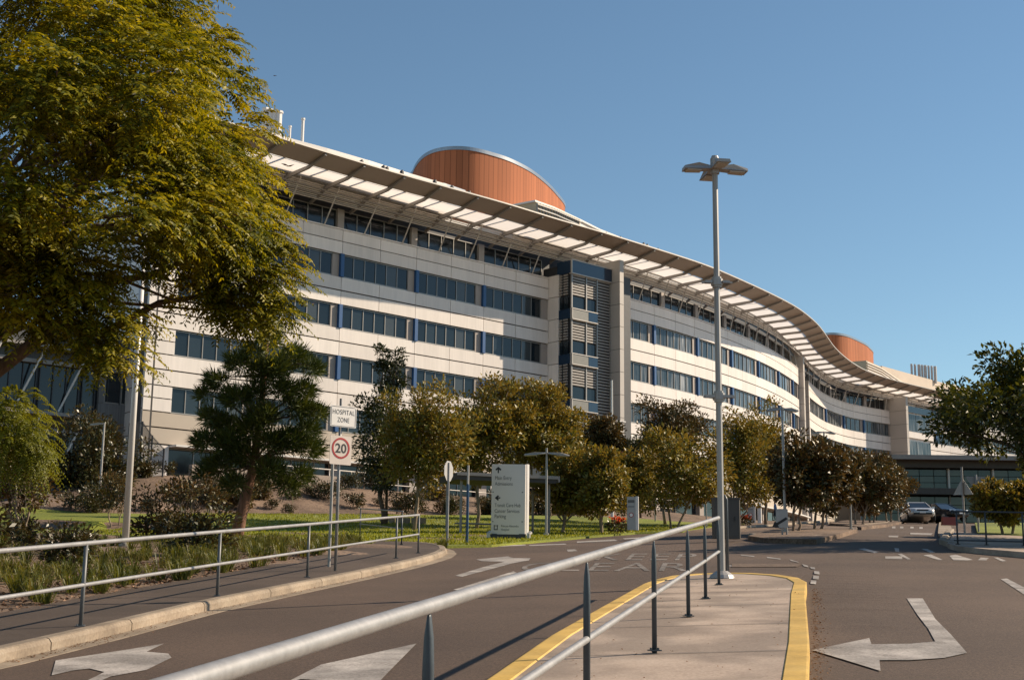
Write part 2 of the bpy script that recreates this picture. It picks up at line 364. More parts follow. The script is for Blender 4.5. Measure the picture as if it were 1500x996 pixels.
# ------------------------------------------------------------------ the facade line (plan) and the canopy edge
def spline(P, step=.25):
    P = np.array(P, float); Q = np.vstack([2*P[0]-P[1], P, 2*P[-1]-P[-2]]); out = []
    for i in range(1, len(Q)-2):
        p0, p1, p2, p3 = Q[i-1:i+3]; n = max(4, int(np.linalg.norm(p2-p1)/step))
        for t in np.linspace(0, 1, n, endpoint=False):
            out.append(.5*((2*p1)+(-p0+p2)*t+(2*p0-5*p1+4*p2-p3)*t*t+(-p0+3*p1-3*p2+p3)*t**3))
    out.append(P[-1]); out = np.array(out)
    d = np.r_[0, np.cumsum(np.linalg.norm(np.diff(out, axis=0), axis=1))]
    s = np.arange(0, d[-1], step)
    return np.stack([np.interp(s, d, out[:, 0]), np.interp(s, d, out[:, 1])], 1), s
def smooth_curve(C, k):
    ker = np.ones(2*k+1)/(2*k+1)
    pad = np.vstack([2*C[0]-C[k:0:-1], C, 2*C[-1]-C[-2:-k-2:-1]])
    return np.stack([np.convolve(pad[:, i], ker, 'valid') for i in range(2)], 1)
FPTS = [(-24.3, 88.6), (-14.9, 97.5), (-5.7, 106.2), (3.2, 114.6), (7.4, 118.6), (11.2, 122.6), (16, 128.2), (21.4, 135.5), (26.9, 144.2), (31, 152.2), (34.5, 160.3), (37.8, 169.8), (41.8, 179.2), (46.2, 186.6), (50, 190.8), (55, 195.2), (61.6, 201.4), (69, 207.7), (92, 226)]
FC, FS = spline(FPTS); FC = np.vstack([FC[:1], smooth_curve(FC, 6)[1:]])
def _nrm(C):
    T = np.gradient(C, axis=0); T /= np.linalg.norm(T, axis=1)[:, None]
    return np.stack([T[:, 1], -T[:, 0]], 1)
FN = _nrm(FC)
def FP(s, t=0.0):
    x = np.interp(s, FS, FC[:, 0]); y = np.interp(s, FS, FC[:, 1]); nx = np.interp(s, FS, FN[:, 0]); ny = np.interp(s, FS, FN[:, 1])
    L = math.hypot(nx, ny); return (float(x+nx/L*t), float(y+ny/L*t))
def s_px(px, py, z, t=0.0):
    """arc position on the facade seen in column px (ray through the level z)"""
    r = ray(px, py); r = r/r[1]; C = FC+FN*t
    d = C[:, 0]-r[0]*C[:, 1]
    for i in range(len(d)-1):
        if d[i] <= 0 < d[i+1]: return float(FS[i]+(FS[i+1]-FS[i])*(-d[i])/(d[i+1]-d[i]))
    return float(FS[-1])
def dist_F(x, y):
    d = FC[::6]-np.array([x, y]); i = int(np.argmin((d**2).sum(1))); n = FN[::6][i]
    return float(-(d[i]@n)) if True else 0
TERR = 7.3
def sstep(a, b, x):
    t = min(1, max(0, (x-a)/(b-a))); return t*t*(3-2*t)
def T(x, y):
    """the natural ground beside the roads: verge, lawn and the planted bank up to the terrace"""
    base = R(x, y)+.12-.07*sstep(43, 45, y)
    dF = dist_F(x, y)
    if y > 60 and x < 30:
        k = sstep(16, 5.5, dF)*sstep(34, 12, x)*sstep(-31, -19.5, x); pre = .55*sstep(34, 17, dF)*sstep(20, 5, x)
        base = base+pre; base = base+(max(TERR, base)-base)*k
    return base
def cbox(mb, s0, s1, t0, t1, z0, z1, step=1.6):
    n = max(1, int(math.ceil((s1-s0)/step))); ss = np.linspace(s0, s1, n+1); vs = []
    for s in ss:
        a = FP(s, t0); b = FP(s, t1); vs += [(*a, z0), (*b, z0), (*b, z1), (*a, z1)]
    fs = [(0, 1, 2, 3), tuple(4*n+i for i in (3, 2, 1, 0))]
    for i in range(n):
        for q in range(4): fs.append((4*i+q, 4*i+4+q, 4*i+4+(q+1) % 4, 4*i+(q+1) % 4))
    mb.add(vs, fs)

# ------------------------------------------------------------------ ground, roads, kerbs, paint
def drape(name, poly, fn, m, lim=2.0, thick=None):
    bm = bmesh.new(); vs = [bm.verts.new((x, y, 0)) for x, y in poly]; bm.faces.new(vs)
    bmesh.ops.triangulate(bm, faces=bm.faces)
    for _ in range(9):
        ed = [e for e in bm.edges if e.calc_length() > lim*(1 if max(v.co.y for v in e.verts) < 70 else 2.5)]
        if not ed: break
        bmesh.ops.subdivide_edges(bm, edges=ed, cuts=1); bmesh.ops.triangulate(bm, faces=[f for f in bm.faces if len(f.verts) > 3])
    for v in bm.verts: v.co.z = fn(v.co.x, v.co.y)
    for f in bm.faces:
        f.normal_update()
        if f.normal.z < 0: f.normal_flip()
    if thick:
        r = bmesh.ops.extrude_edge_only(bm, edges=[e for e in bm.edges if e.is_boundary])
        for v in [g for g in r['geom'] if isinstance(g, bmesh.types.BMVert)]: v.co.z -= thick
    me = bpy.data.meshes.new(name); bm.to_mesh(me); bm.free(); me.materials.append(m)
    o = bpy.data.objects.new(name, me); COL.objects.link(o); return o
def px_poly(pts, dz=0.0): return [tuple(cast(x, y, dz)[:2]) for x, y in pts]
def uy(u, y): return (u+.224*y, y)
def inpoly(x, y, P):
    c = False; j = len(P)-1
    for i in range(len(P)):
        xi, yi = P[i]; xj, yj = P[j]
        if (yi > y) != (yj > y) and x < (xj-xi)*(y-yi)/(yj-yi)+xi: c = not c
        j = i
    return c
UK = -8.95                                               # lateral position of the left kerb face
kerb_line = [uy(UK, y) for y in (-8, 0, 8, 12)]+px_poly([(0, 972), (75, 953.5), (150, 935), (300, 896), (450, 863.5), (530, 846.5), (600, 830.5)])
nose = px_poly([(630, 822.5), (648, 816), (655, 811), (652, 806.5), (641, 803), (622, 800.8), (590, 799.3), (556, 798.6)])
lawn_front = px_poly([(560, 797.5), (655, 797.5), (720, 796), (790, 790), (860, 784), (930, 778.5), (1000, 776)], .12)
far_edge = px_poly([(1040, 775), (1083, 775.5), (1140, 771.5), (1200, 766.5)], .1)
road_poly = kerb_line+nose+[(-12, 47)]+lawn_front+far_edge+[(22, 92), (26, 112), (27, 124), (62, 124), (75, 100), (75, 40), (60, -8)]
rp_big = road_poly
_rp = np.array(road_poly)
def near_road(x, y):
    if inpoly(x, y, road_poly): return True
    for i in range(len(_rp)):                            # a verge of .45 m kept low: kerbs, paths and lawns cover it
        a = _rp[i-1]; b = _rp[i]; ab = b-a; t = max(0, min(1, ((x-a[0])*ab[0]+(y-a[1])*ab[1])/(ab@ab+1e-9)))
        if (x-a[0]-t*ab[0])**2+(y-a[1]-t*ab[1])**2 < .2: return True
    return False
def axis(lo, hi, fine0, fine1, st):
    a = list(np.arange(fine0, fine1+1e-6, st)); g = st; x = fine0
    while x > lo: g *= 1.35; x -= g; a.insert(0, x)
    g = st; x = fine1
    while x < hi: g *= 1.35; x += g; a.append(x)
    return a
gx = axis(-1800, 1800, -34, 34, .75); gy = axis(-600, 2600, 4, 112, .75)
gv = []; gf = []; nx = len(gx)
for y in gy:
    for x in gx:
        far = abs(x) > 70 or y > 125 or y < 2
        if far: z = (min(R(x, y)+.12, 7.9) if y > 60 and x > 30 else (T(x, y) if -200 < x < 200 and y < 260 else R(max(-60, min(60, x)), y)))
        else: z = T(x, y)
        if not far and near_road(x, y): z = R(x, y)-.1
        elif far and inpoly(x, y, road_poly): z = R(x, y)-.1
        elif not far and y < 60 and x-.224*y < -11.8: z += .16*math.sin(x*.9+y*.5)*math.sin(y*.7)*.5
        gv.append((x, y, z))
for j in range(len(gy)-1):
    for i in range(nx-1):
        a = j*nx+i; gf.append((a, a+1, a+1+nx, a+nx))
ground = bpy.data.objects.new('ground', mesh_from('ground', gv, gf, M['mulch'], True)); COL.objects.link(ground); struct(ground)
road = struct(drape('road', road_poly, R, M['asphalt'], 2.2))
lawn_poly = lawn_front+px_poly([(1030, 772.5)], .1)+[(14.5, 84), (9, 92), (2, 90), (-6, 82), (-14, 74.5), (-20, 70), (-29, 69), (-29, 56), (-18, 53), (-13.5, 51), (-9, 49.5), (-6.5, 47.5)]
lawn = struct(drape('lawn', lawn_poly, lambda x, y: T(x, y)+.03, M['lawn'], 1.5, .3))
right_lawn = struct(drape('lawn', px_poly([(1432, 783), (1500, 787), (1560, 790), (1600, 772), (1500, 767), (1428, 767)], .1), lambda x, y: R(x, y)+.17, M['lawn'], 2.0, .3))
# footpath on the left, between kerb and garden bed
def left_of(pts, d):
    out = []
    for i in range(len(pts)):
        a = Vector(pts[max(0, i-1)]); b = Vector(pts[min(len(pts)-1, i+1)]); t = (b-a).normalized(); out.append((pts[i][0]-t.y*d, pts[i][1]+t.x*d))
    return out
inner_edge = px_poly([(520, 801), (485, 809), (449, 817), (358, 834), (246, 853), (119, 875), (0, 897)], .15)
inner_edge += [(inner_edge[-1][0]-.224*8, inner_edge[-1][1]-8), (inner_edge[-1][0]-.224*26, inner_edge[-1][1]-26)]
path_poly = left_of(kerb_line+nose, .14)+px_poly([(540, 797.5)], .15)+inner_edge
footpath = struct(drape('footpath', path_poly, lambda x, y: R(x, y)+.15, M['path_asphalt'], 1.5, .3))
def sweep(mb, pts, prof, fn):
    """profile [(side, height)] carried along a ground line; side is to the left of travel"""
    P = [Vector((x, y, 0)) for x, y in pts]; n = len(P); k = len(prof); vs = []
    for i, p in enumerate(P):
        d = (P[min(i+1, n-1)]-P[max(i-1, 0)]).normalized(); s = Vector((-d.y, d.x, 0))
        for a, h in prof:
            q = p+s*a; vs.append((q.x, q.y, fn(q.x, q.y)+h))
    fs = [tuple(range(k)), tuple((n-1)*k+i for i in range(k-1, -1, -1))]
    for i in range(n-1):
        for j in range(k):
            fs.append((i*k+j, i*k+(j+1) % k, (i+1)*k+(j+1) % k, (i+1)*k+j))
    mb.add(vs, fs)
def dense(pts, st=.8):
    out = []
    for a, b in zip(pts[:-1], pts[1:]):
        n = max(1, int(math.hypot(b[0]-a[0], b[1]-a[1])/st))
        for i in range(n): out.append((a[0]+(b[0]-a[0])*i/n, a[1]+(b[1]-a[1])*i/n))
    return out+[pts[-1]]
KP = [(0, -.1), (0, .10), (.03, .145), (.06, .157), (.22, .157), (.22, -.1)]
GUT = [(-.28, -.1), (-.28, .006), (0, .012), (0, -.1)]
def kerb(pts, gutter=True, name='kerb', m=None, prof=KP):
    mb = MB(); d = dense(pts)
    run = []; acc = 0                                   # cut into lengths with open joints
    for i, p in enumerate(d):
        run.append(p)
        if i: acc += math.hypot(p[0]-d[i-1][0], p[1]-d[i-1][1])
        if acc > 2.3 or i == len(d)-1:
            if len(run) > 1:
                a, b = Vector(run[-2]), Vector(run[-1]); e = b-(b-a).normalized()*.025
                sweep(mb, run[:-1]+[tuple(e)], prof, R)
            run = [p]; acc = 0
    if gutter: sweep(mb, d, GUT, R)
    return struct(build(name, mb, m or M['kerb_concrete']))
kerb(kerb_line+nose)
kerb([p for p in px_poly([(1083, 775.5), (1140, 771.5), (1200, 766.5), (1262, 762)], .0)], False)
# the traffic island we stand beside, with its yellow kerb
def isl(px, py): return tuple(cast(px, py, .15)[:2])
isl_left = [uy(-2.77, y) for y in (-2, 4, 9, 11)]+[isl(812, 930), isl(945, 855)]
isl_nose = [isl(962, 849), isl(985, 843.5), isl(1020, 840.5), isl(1060, 839), isl(1100, 839.5), isl(1140, 842), isl(1168, 846.5)]
isl_right = [isl(1180, 853), isl(1177.5, 870)]+[uy(-.12, 14), uy(-.12, 11), uy(-.12, 6), uy(-.12, -2)]
isl_line = isl_left+isl_nose+isl_right
island = struct(drape('traffic_island', isl_line, lambda x, y: R(x, y)+.148, M['concrete'], .8))
YK = [(0, .10), (0, .155), (-.02, .16), (-.2, .16), (-.23, .13), (-.25, -.1), (0, -.1)]
mb = MB(); sweep(mb, dense(isl_line, .5), [(a+.02, h) for a, h in YK], R); struct(build('yellow_kerb', mb, M['yellow_paint']))
# saw-cut joints across the island
def strip(name, a, b, w, m, dz, fn=R, n=12):
    a = Vector(a); b = Vector(b); d = (b-a).normalized(); s = Vector((-d.y, d.x))*w/2; vs = []; fs = []
    for i in range(n+1):
        p = a+(b-a)*i/n
        for q in (p-s, p+s): vs.append((q.x, q.y, fn(q.x, q.y)+dz))
    for i in range(n): fs.append((2*i, 2*i+1, 2*i+3, 2*i+2))
    o = bpy.data.objects.new(name, mesh_from(name, vs, fs, m)); COL.objects.link(o); return struct(o)
for y in (13.3, 15.9, 18.5, 20.9):
    strip('island_joint', uy(-2.6, y), uy(-.3, y+.05), .022, M['panel_back'], .154)
PZ = .008
def paint(poly, name='road_marking', dz=PZ): return struct(drape(name, poly, lambda x, y: R(x, y)+dz, M['white_paint'], 1.0))
def zpx(pts, ox, oy, k): return [(ox+x/k, oy+y/k) for x, y in pts]
paint(px_poly(zpx([(985, 410), (1055, 410), (1110, 500), (1180, 570), (1250, 650), (1150, 672), (1000, 682), (865, 682), (870, 730), (570, 638), (820, 585), (830, 612), (1000, 610), (1110, 600), (1080, 545), (1030, 480)], 1000, 740, 3)), 'painted_arrow')
paint(px_poly(zpx([(190, 980), (205, 925), (470, 885), (605, 863), (540, 893), (620, 900), (632, 915), (540, 960), (405, 985), (330, 1020), (300, 1010), (385, 968), (330, 955), (270, 962)], 0, 600, 2.516)), 'painted_arrow')
paint(px_poly([(400, 1010), (470, 974), (610, 943), (562, 992), (520, 1040), (470, 1040), (520, 1000), (440, 995)]), 'painted_arrow')
paint(px_poly(zpx([(365, 823), (395, 832), (520, 836), (420, 860), (250, 912), (290, 918), (500, 862), (560, 845), (655, 828), (665, 815), (570, 815), (540, 806)], 600, 600, 3.75)), 'painted_arrow')
paint(px_poly([(664, 864), (672, 865), (757, 839), (752, 837)]), 'lane_line')
for a in ([(700, 801.5), (770, 799), (770, 797.5), (700, 800)], [(775, 799.5), (830, 797.5), (828, 796), (775, 798)], [(845, 795), (905, 792), (900, 790), (845, 793)], [(915, 790), (960, 787.5), (955, 786), (912, 788.5)], [(832, 808), (846, 807), (842, 804.5), (830, 805)]):
    paint(px_poly(a), 'lane_line')
for a in ([(255, 637), (315, 643), (315, 647), (255, 641)], [(370, 647), (430, 654), (430, 659), (372, 652)], [(468, 658), (505, 668), (512, 673), (478, 665)], [(525, 678), (550, 686), (553, 693), (532, 688)], [(560, 691), (580, 693), (583, 702), (563, 699)], [(578, 709), (600, 711), (602, 724), (578, 721)], [(574, 729), (599, 731), (598, 746), (572, 744)], [(564, 750), (588, 752), (586, 767), (561, 765)], [(205, 683), (222, 684), (222, 690), (205, 689)]):
    paint(px_poly(zpx(a, 1000, 600, 3)), 'dashed_line')
for a in ([(890, 645), (965, 645), (965, 657), (890, 655)], [(945, 635), (962, 633), (1003, 657), (988, 658)], [(1058, 640), (1090, 636), (1143, 660), (1125, 661)], [(1172, 642), (1200, 637), (1275, 660), (1250, 663), (1190, 662)], [(1310, 650), (1345, 652), (1335, 662), (1298, 661)], [(1366, 650), (1385, 650), (1423, 665), (1405, 668)], [(770, 612), (800, 610), (862, 626), (842, 630)], [(930, 607), (950, 610), (952, 626), (935, 624)], [(1050, 612), (1075, 612), (1110, 628), (1090, 630)]):
    paint(px_poly(zpx(a, 1000, 600, 3)), 'road_marking')
for a in ([(905, 553), (950, 553), (945, 561), (905, 560)], [(1000, 541), (1100, 543), (1090, 551), (1000, 548)], [(920, 513), (935, 513), (935, 521), (920, 521)], [(955, 513), (970, 513), (970, 521), (955, 521)], [(1000, 514), (1015, 514), (1015, 522), (1000, 522)], [(1040, 515), (1055, 515), (1055, 523), (1040, 523)]):
    paint(px_poly(zpx(a, 1000, 600, 3)), 'road_marking')
paint(px_poly([(1466, 848.5), (1475, 847.5), (1530, 876), (1520, 884)]), 'lane_line')
# worn KEEP CLEAR lettering, one object per word, stretched along the lane as road lettering is
def road_word(body, bl, br, tl, tr):
    V, Fc = text_mesh(body, 1.0, 1.15); xs = [p[0] for p in V]; ys = [p[1] for p in V]; W = max(xs); H = max(ys)
    q = [cast(*p)[:2] for p in (bl, br, tl, tr)]; vs = []
    for x, y in V:
        a = x/W; b = y/H; p = (q[0]*(1-a)+q[1]*a)*(1-b)+(q[2]*(1-a)+q[3]*a)*b
        vs.append((p[0], p[1], R(p[0], p[1])+PZ))
    o = bpy.data.objects.new('road_lettering', mesh_from('road_lettering', vs, Fc, M['faded_paint'])); COL.objects.link(o); struct(o)
road_word('CLEAR', (752, 836), (1008, 836.5), (772, 824), (1012, 824.5))
road_word('KEEP', (866, 820.5), (1016, 820.5), (878, 811), (1022, 811))
# rough brown patch across the mouth of the road
struct(drape('rough_patch', px_poly([(1072, 826), (1175, 826.5), (1168, 830.5), (1072, 831)]), lambda x, y: R(x, y)+.012, M['mulch'], .8))
# planted middle island on the far side of the junction
mid = px_poly([(1096, 787), (1120, 790.5), (1160, 791.5), (1196, 792.5), (1228, 784.5), (1256, 776.5), (1254, 773.5), (1215, 772), (1165, 774), (1130, 778)], .1)
struct(drape('planted_island', mid, lambda x, y: R(x, y)+.16, M['mulch'], 1.2, .3))
kerb(px_poly([(1096, 787), (1120, 790.5), (1160, 791.5), (1196, 792.5), (1228, 784.5), (1256, 776.5)], .0), False)
kerb(px_poly([(1268, 772), (1300, 768.5), (1326, 763)], .0), False)
struct(drape('planted_strip', px_poly([(1262, 773), (1300, 769), (1328, 764), (1326, 757), (1280, 761), (1215, 767)], .1), lambda x, y: R(x, y)+.14, M['mulch'], 1.5, .3))
# kerbed paving on the right, under the black railing
rpave = px_poly([(1388, 797), (1402, 801), (1440, 805), (1500, 810), (1580, 817), (1640, 800), (1560, 789), (1500, 786), (1430, 782), (1398, 779)], .12)
struct(drape('paving', rpave, lambda x, y: R(x, y)+.15, M['concrete'], 1.5, .3))
kerb(px_poly([(1398, 779), (1386, 797), (1402, 802), (1440, 806), (1500, 811), (1580, 818)][::-1], .0), False)
# median strip between the two lanes of the far road
struct(drape('median', px_poly([(1374, 781), (1388, 797), (1396, 779), (1384, 764), (1376, 765)], .1), lambda x, y: R(x, y)+.11, M['kerb_concrete'], 1.5, .3))

# ------------------------------------------------------------------ the hospital building
ST = 3.9; W1 = 25.38; WH = 1.75
s_cor = s_px(258, 484, 17.6); s_e1 = s_px(803.5, 440, W1); s_b2 = s_px(919, 450, 26); s_e2 = s_px(1170, 545, 27)
s_b3 = s_px(1184, 565, 27); s_e3 = s_px(1303, 603, 27); s_b4 = s_px(1350, 615, 27); s_e4 = 190.0
hosp = thing('hospital_building', 'long curved cream hospital block with blue fins, sunshade canopy and terracotta roof drums', 'building', (*FP(60, -12), TERR))
def hp(name, mb, m, parent=None, **k): return build(name, mb, m, parent or hosp, **k)
def panels(mb, s0, s1, t, zs, pitch=3.9, g=.022, gz=.03, start=None):
    cuts = [s0]; s = (start if start is not None else s0+pitch)
    while s < s1-.4:
        if s > s0+.4: cuts.append(s)
        s += pitch
    cuts.append(s1)
    for za, zb in zip(zs[:-1], zs[1:]):
        for a, b in zip(cuts[:-1], cuts[1:]):
            cbox(mb, a+g, b-g, t-.07, t, za+gz, zb-gz, 1.3)
def win_bay(s0, s1, zb, zt, panes, glass='glass', t=-.24, name='window'):
    mb = MB(); w = (s1-s0)/panes
    for i in range(panes):
        a = FP(s0+w*i+.03, t); b = FP(s0+w*(i+1)-.03, t); mb.add([(*a, zb), (*b, zb), (*b, zt), (*a, zt)], [(0, 1, 2, 3)])
    o = hp(name, mb, M[glass], fix=False)
    fr = MB()
    for i in range(panes+1):
        s = s0+w*i; cbox(fr, s-.03, s+.03, t-.05, t+.06, zb, zt)
    cbox(fr, s0, s1, t-.05, t+.08, zt-.07, zt+.0); cbox(fr, s0, s1, t-.05, t+.1, zb, zb+.08)
    hp('frame', fr, M['frame'], o); return o
def fin(s, zb, zt):
    mb = MB(); cbox(mb, s-.15, s+.15, -.24, .10, zb-.02, zt+.02); hp('blue_fin', mb, M['blue'])
    mb = MB(); cbox(mb, s-.78, s-.17, -.3, -.14, zb, zt); hp('pier', mb, M['pier'])
def ribbon(s0, s1, fins, row, glass, first_gap=0.0, end_gap=.5, panes=6):
    zt = W1-ST*row; zb = zt-WH; prev = s0
    for f in sorted(fins):
        if f-.8 > prev+.6: win_bay(prev, f-.8, zb, zt, max(1, round((f-.8-prev)/1.1)), glass)
        fin(f, zb, zt); prev = f+.18
    if s1-end_gap > prev+.6:
        win_bay(prev, s1-end_gap, zb, zt, max(1, round((s1-end_gap-prev)/1.05)), glass)
        mb = MB(); cbox(mb, s1-end_gap+.02, s1, -.3, -.12, zb, zt); hp('pier', mb, M['pier'])
# core walls, just behind the glass line
for a, b in ((0, s_e1+.1), (s_b2-.3, s_e2), (s_b3, s_e3+.1), (s_b4, s_e4)):
    mb = MB(); cbox(mb, a+.05, b-.02, -1.1, -.32, 4, 27.2, 1.3); hp('wall', mb, M['panel_back'])
mb = MB(); cbox(mb, 3.0, s_e4, -6, -1.3, 4, 30.2, 1.3); hp('wall', mb, M['frame_dark'])
mb = MB(); cbox(mb, .3, 3.0, -2.2, -1.3, 27.2, 30.2, 1.3); hp('wall', mb, M['frame_dark'])
mb = MB(); cbox(mb, 7, s_e4, -24, -.7, 30.25, 30.6, 2); cbox(mb, .5, 6.98, -5, -.7, 30.25, 30.6, 2); hp('roof', mb, M['roof_white'])
# section fins
f1 = [s_px(x, y, 24.5) for x, y in ((501, 386), (610.7, 412), (709, 434))]
pitch1 = (f1[2]-f1[0])/2
f1 = [f1[0]-pitch1*2, f1[0]-pitch1]+f1
f1 = [f for f in f1 if f > s_cor+2]
f2 = [s_px(x, y, 24.5) for x, y in ((958.5, 492), (1022, 512), (1072, 528), (1111.6, 544), (1141, 560), (1161.5, 573))]
f3 = [s_px(x, y, 24.5) for x, y in ((1210, 606), (1236.5, 619), (1266, 628))]
f4 = [s_px(1372, 648, 24.5), s_px(1372, 648, 24.5)+9]
secs = [(s_cor, s_e1, f1, 'glass', 0), (s_b2, s_e2, f2, 'blinds', 0), (s_b3+1.0, s_e3, f3, 'blinds', 0), (s_b4, s_e4, f4, 'glass', 0)]
for k, (a, b, fs, gl, _) in enumerate(secs):
    pa = 0 if k == 0 else (s_b3 if k == 2 else a)
    mb = MB(); panels(mb, pa, b, 0, [W1, W1+.98, 27.27], pitch1/2, start=fs[0]); cbox(mb, pa, b, -.9, .04, 27.27, 27.36, 1.3); hp('spandrel', mb, M['panel'])
    for r in range(4):
        zt = W1-ST*r; zb = zt-WH
        ribbon(a, b, fs, r, gl if not (k == 2 and r > 2) else 'glass', 0, .8 if k != 2 else .2)
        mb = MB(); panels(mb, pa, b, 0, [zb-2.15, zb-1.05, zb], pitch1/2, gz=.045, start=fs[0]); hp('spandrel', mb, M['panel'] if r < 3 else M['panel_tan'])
        if pa < a-.1:
            mb = MB(); panels(mb, pa, a, 0, [zb, zb+.9, zt], 3.9, gz=.035); hp('end_panel', mb, M['panel'])
    # ground storey
    mb = MB(); cbox(mb, a, b, -.1, .9, 9.62, 9.76, 1.3); hp('ledge', mb, M['roof_white'])
    win_bay(a, b, 7.0, 9.6, int((b-a)/1.9), 'glass_dark', -.25)
    for f in fs:
        mb = MB(); cbox(mb, f-.4, f+.4, -.25, .2, 4, 9.6); hp('column', mb, M['pier'])
mb = MB(); panels(mb, 0, s_cor, 0, [5.6, 6.8, 8.0, 9.75], 3.9); hp('end_panel', mb, M['panel'])
# the flank of the block, running back from its left corner, in shade
c0 = Vector((*FP(0, 0), 0)); fd = Vector((-.55, .835, 0)).normalized(); fn = Vector((-.835, -.55, 0)).normalized()
mb = MB()
for i in range(14):
    z = 5.6+1.62*i
    for j in range(6):
        a = c0+fd*(.1+3.9*j); b = c0+fd*(3.9*(j+1)+.06); w = fn*.07
        mb.hexa([(p.x, p.y, zz) for zz in (z+.03, min(z+1.59, 27.3)) for p in (a, b, b-w, a-w)])
hp('flank_wall', mb, M['panel'])
mb = MB(); a = c0+fd*.1-fn*.09; b = c0+fd*23.4-fn*.09; w = fn*.6
mb.hexa([(p.x, p.y, zz) for zz in (4, 27.25) for p in (a, b, b-w, a-w)]); hp('wall', mb, M['panel_back'])
# set-back top storey: clerestory glazing between piers
topbays = [0.3]+[f for f in np.arange(f1[0], s_e1-2, pitch1)]+[s_e1]
def top_storey(bays):
    for a, b in zip(bays[:-1], bays[1:]):
        if b-a < 1.2: continue
        win_bay(a+.55, b-.1, 27.2, 29.02, max(2, round((b-a)/1.5)), 'glass_dark', -.85, 'clerestory')
        mb = MB(); cbox(mb, a-.1, a+.5, -.95, -.6, 27.2, 29.05); hp('pier', mb, M['pier'])
top_storey(topbays); top_storey(list(np.arange(s_b2, s_e2+.1, (s_e2-s_b2)/7))); top_storey(list(np.arange(s_b3+.8, s_e3+.1, (s_e3-s_b3-.8)/6))); top_storey([s_b4, s_b4+6, s_b4+12, s_b4+20])
# canopy: plan line of its outer edge, traced at its own level
OZ = 30.5
OP = [at_z(x, y, OZ)[:2] for x, y in ((432, 210), (486, 226.5), (544.5, 244), (599, 260), (654, 275), (706.7, 289.5), (754.4, 303), (801, 317.6), (843, 330), (885, 342), (926, 354.6), (967, 367.4), (1005, 379.4), (1039, 391), (1056, 398), (1096, 415.6), (1125, 429), (1151, 442), (1170, 453), (1187, 466), (1200, 478.5), (1210, 492), (1222, 509), (1239, 525), (1255, 536), (1270, 544), (1300, 554.5), (1330, 562.5), (1370, 572))]
d0 = (OP[0]-OP[3])/np.linalg.norm(OP[0]-OP[3]); d1 = (OP[-1]-OP[-3])/np.linalg.norm(OP[-1]-OP[-3])
OP = [OP[0]+d0*8, OP[0]+d0*4]+OP+[OP[-1]+d1*10, OP[-1]+d1*22]
OC, OS = spline(OP); OC = np.vstack([OC[:1], smooth_curve(OC, 10)[1:-1], OC[-1:]]); ON = _nrm(OC); ON = smooth_curve(ON, 10); ON /= np.linalg.norm(ON, axis=1)[:, None]
def O(i, t): return OC[i]+ON[i]*t
idx = list(range(0, len(OC), 4))
def canopy_strip(mb, t0, z0, t1, z1, th, ii=None):
    ii = ii or idx; vs = []; n = len(ii)
    for i in ii:
        a = O(i, t0); b = O(i, t1); vs += [(*a, z0), (*b, z1), (*b, z1+th), (*a, z0+th)]
    fs = [(0, 1, 2, 3), tuple(4*n-4+q for q in (3, 2, 1, 0))]
    for k in range(n-1):
        for q in range(4): fs.append((4*k+q, 4*k+4+q, 4*k+4+(q+1) % 4, 4*k+(q+1) % 4))
    mb.add(vs, fs)
mb = MB(); canopy_strip(mb, -2.0, 30.08, 0, 30.5, .08); can = hp('canopy', mb, M['brown_panel'])
mb = MB(); canopy_strip(mb, .003, 30.49, .06, 30.5, .1); hp('edge_trim', mb, M['steel_light'], can)
mb = MB(); vs_ = []
for i in idx: vs_ += [(*O(i, -4.42), 30.04), (*O(i, -2.0), 30.04)]
mb.add(vs_, [(2*k, 2*k+1, 2*k+3, 2*k+2) for k in range(len(idx)-1)]); hp('translucent_sheet', mb, M['translucent'], can)
mb = MB(); canopy_strip(mb, -4.56, 29.93, -4.44, 29.93, .14); hp('edge_beam', mb, M['steel'], can)
# matching of canopy stations to the facade
match = {}
for i in idx:
    p = O(i, -4.5); k = int(np.argmin(((FC-p)**2).sum(1))); match[i] = FS[k]
def screen_pt(i, f):
    a = O(i, -4.55); b = np.array(FP(match[i], .12)); p = a+(b-a)*f; return (p[0], p[1], 29.9+(29.06-29.9)*f)
mb = MB(); run = [i for i in idx if 0.5 < match[i] < s_e4-1]
for k in range(9):
    f = (k+.6)/9.2
    P = [screen_pt(i, f) for i in run]
    vs = []
    for x, y, z in P: vs += [(x, y, z-.012), (x, y, z+.012)]
    n = len(P); vs2 = []; fs = []
    for q, i in enumerate(run):
        x, y, z = P[q]; nx, ny = ON[i]
        vs2 += [(x+nx*.035, y+ny*.035, z-.05), (x-nx*.035, y-ny*.035, z-.03), (x-nx*.035, y-ny*.035, z+.05), (x+nx*.035, y+ny*.035, z+.03)]
    for q in range(n-1):
        for e in range(4): fs.append((4*q+e, 4*q+4+e, 4*q+4+(e+1) % 4, 4*q+(e+1) % 4))
    mb.add(vs2, fs)
hp('louvre_screen', mb, M['louvre'], can)
mb = MB()
for f, out in ((.25, .5), (.55, .55), (.85, .6)):
    P = []
    for i in run[::2]:
        x, y, z = screen_pt(i, f); P.append((x+ON[i][0]*out, y+ON[i][1]*out, z-.25))
    mb.tube(P, .045, 6)
hp('rail_tube', mb, M['steel'], can)
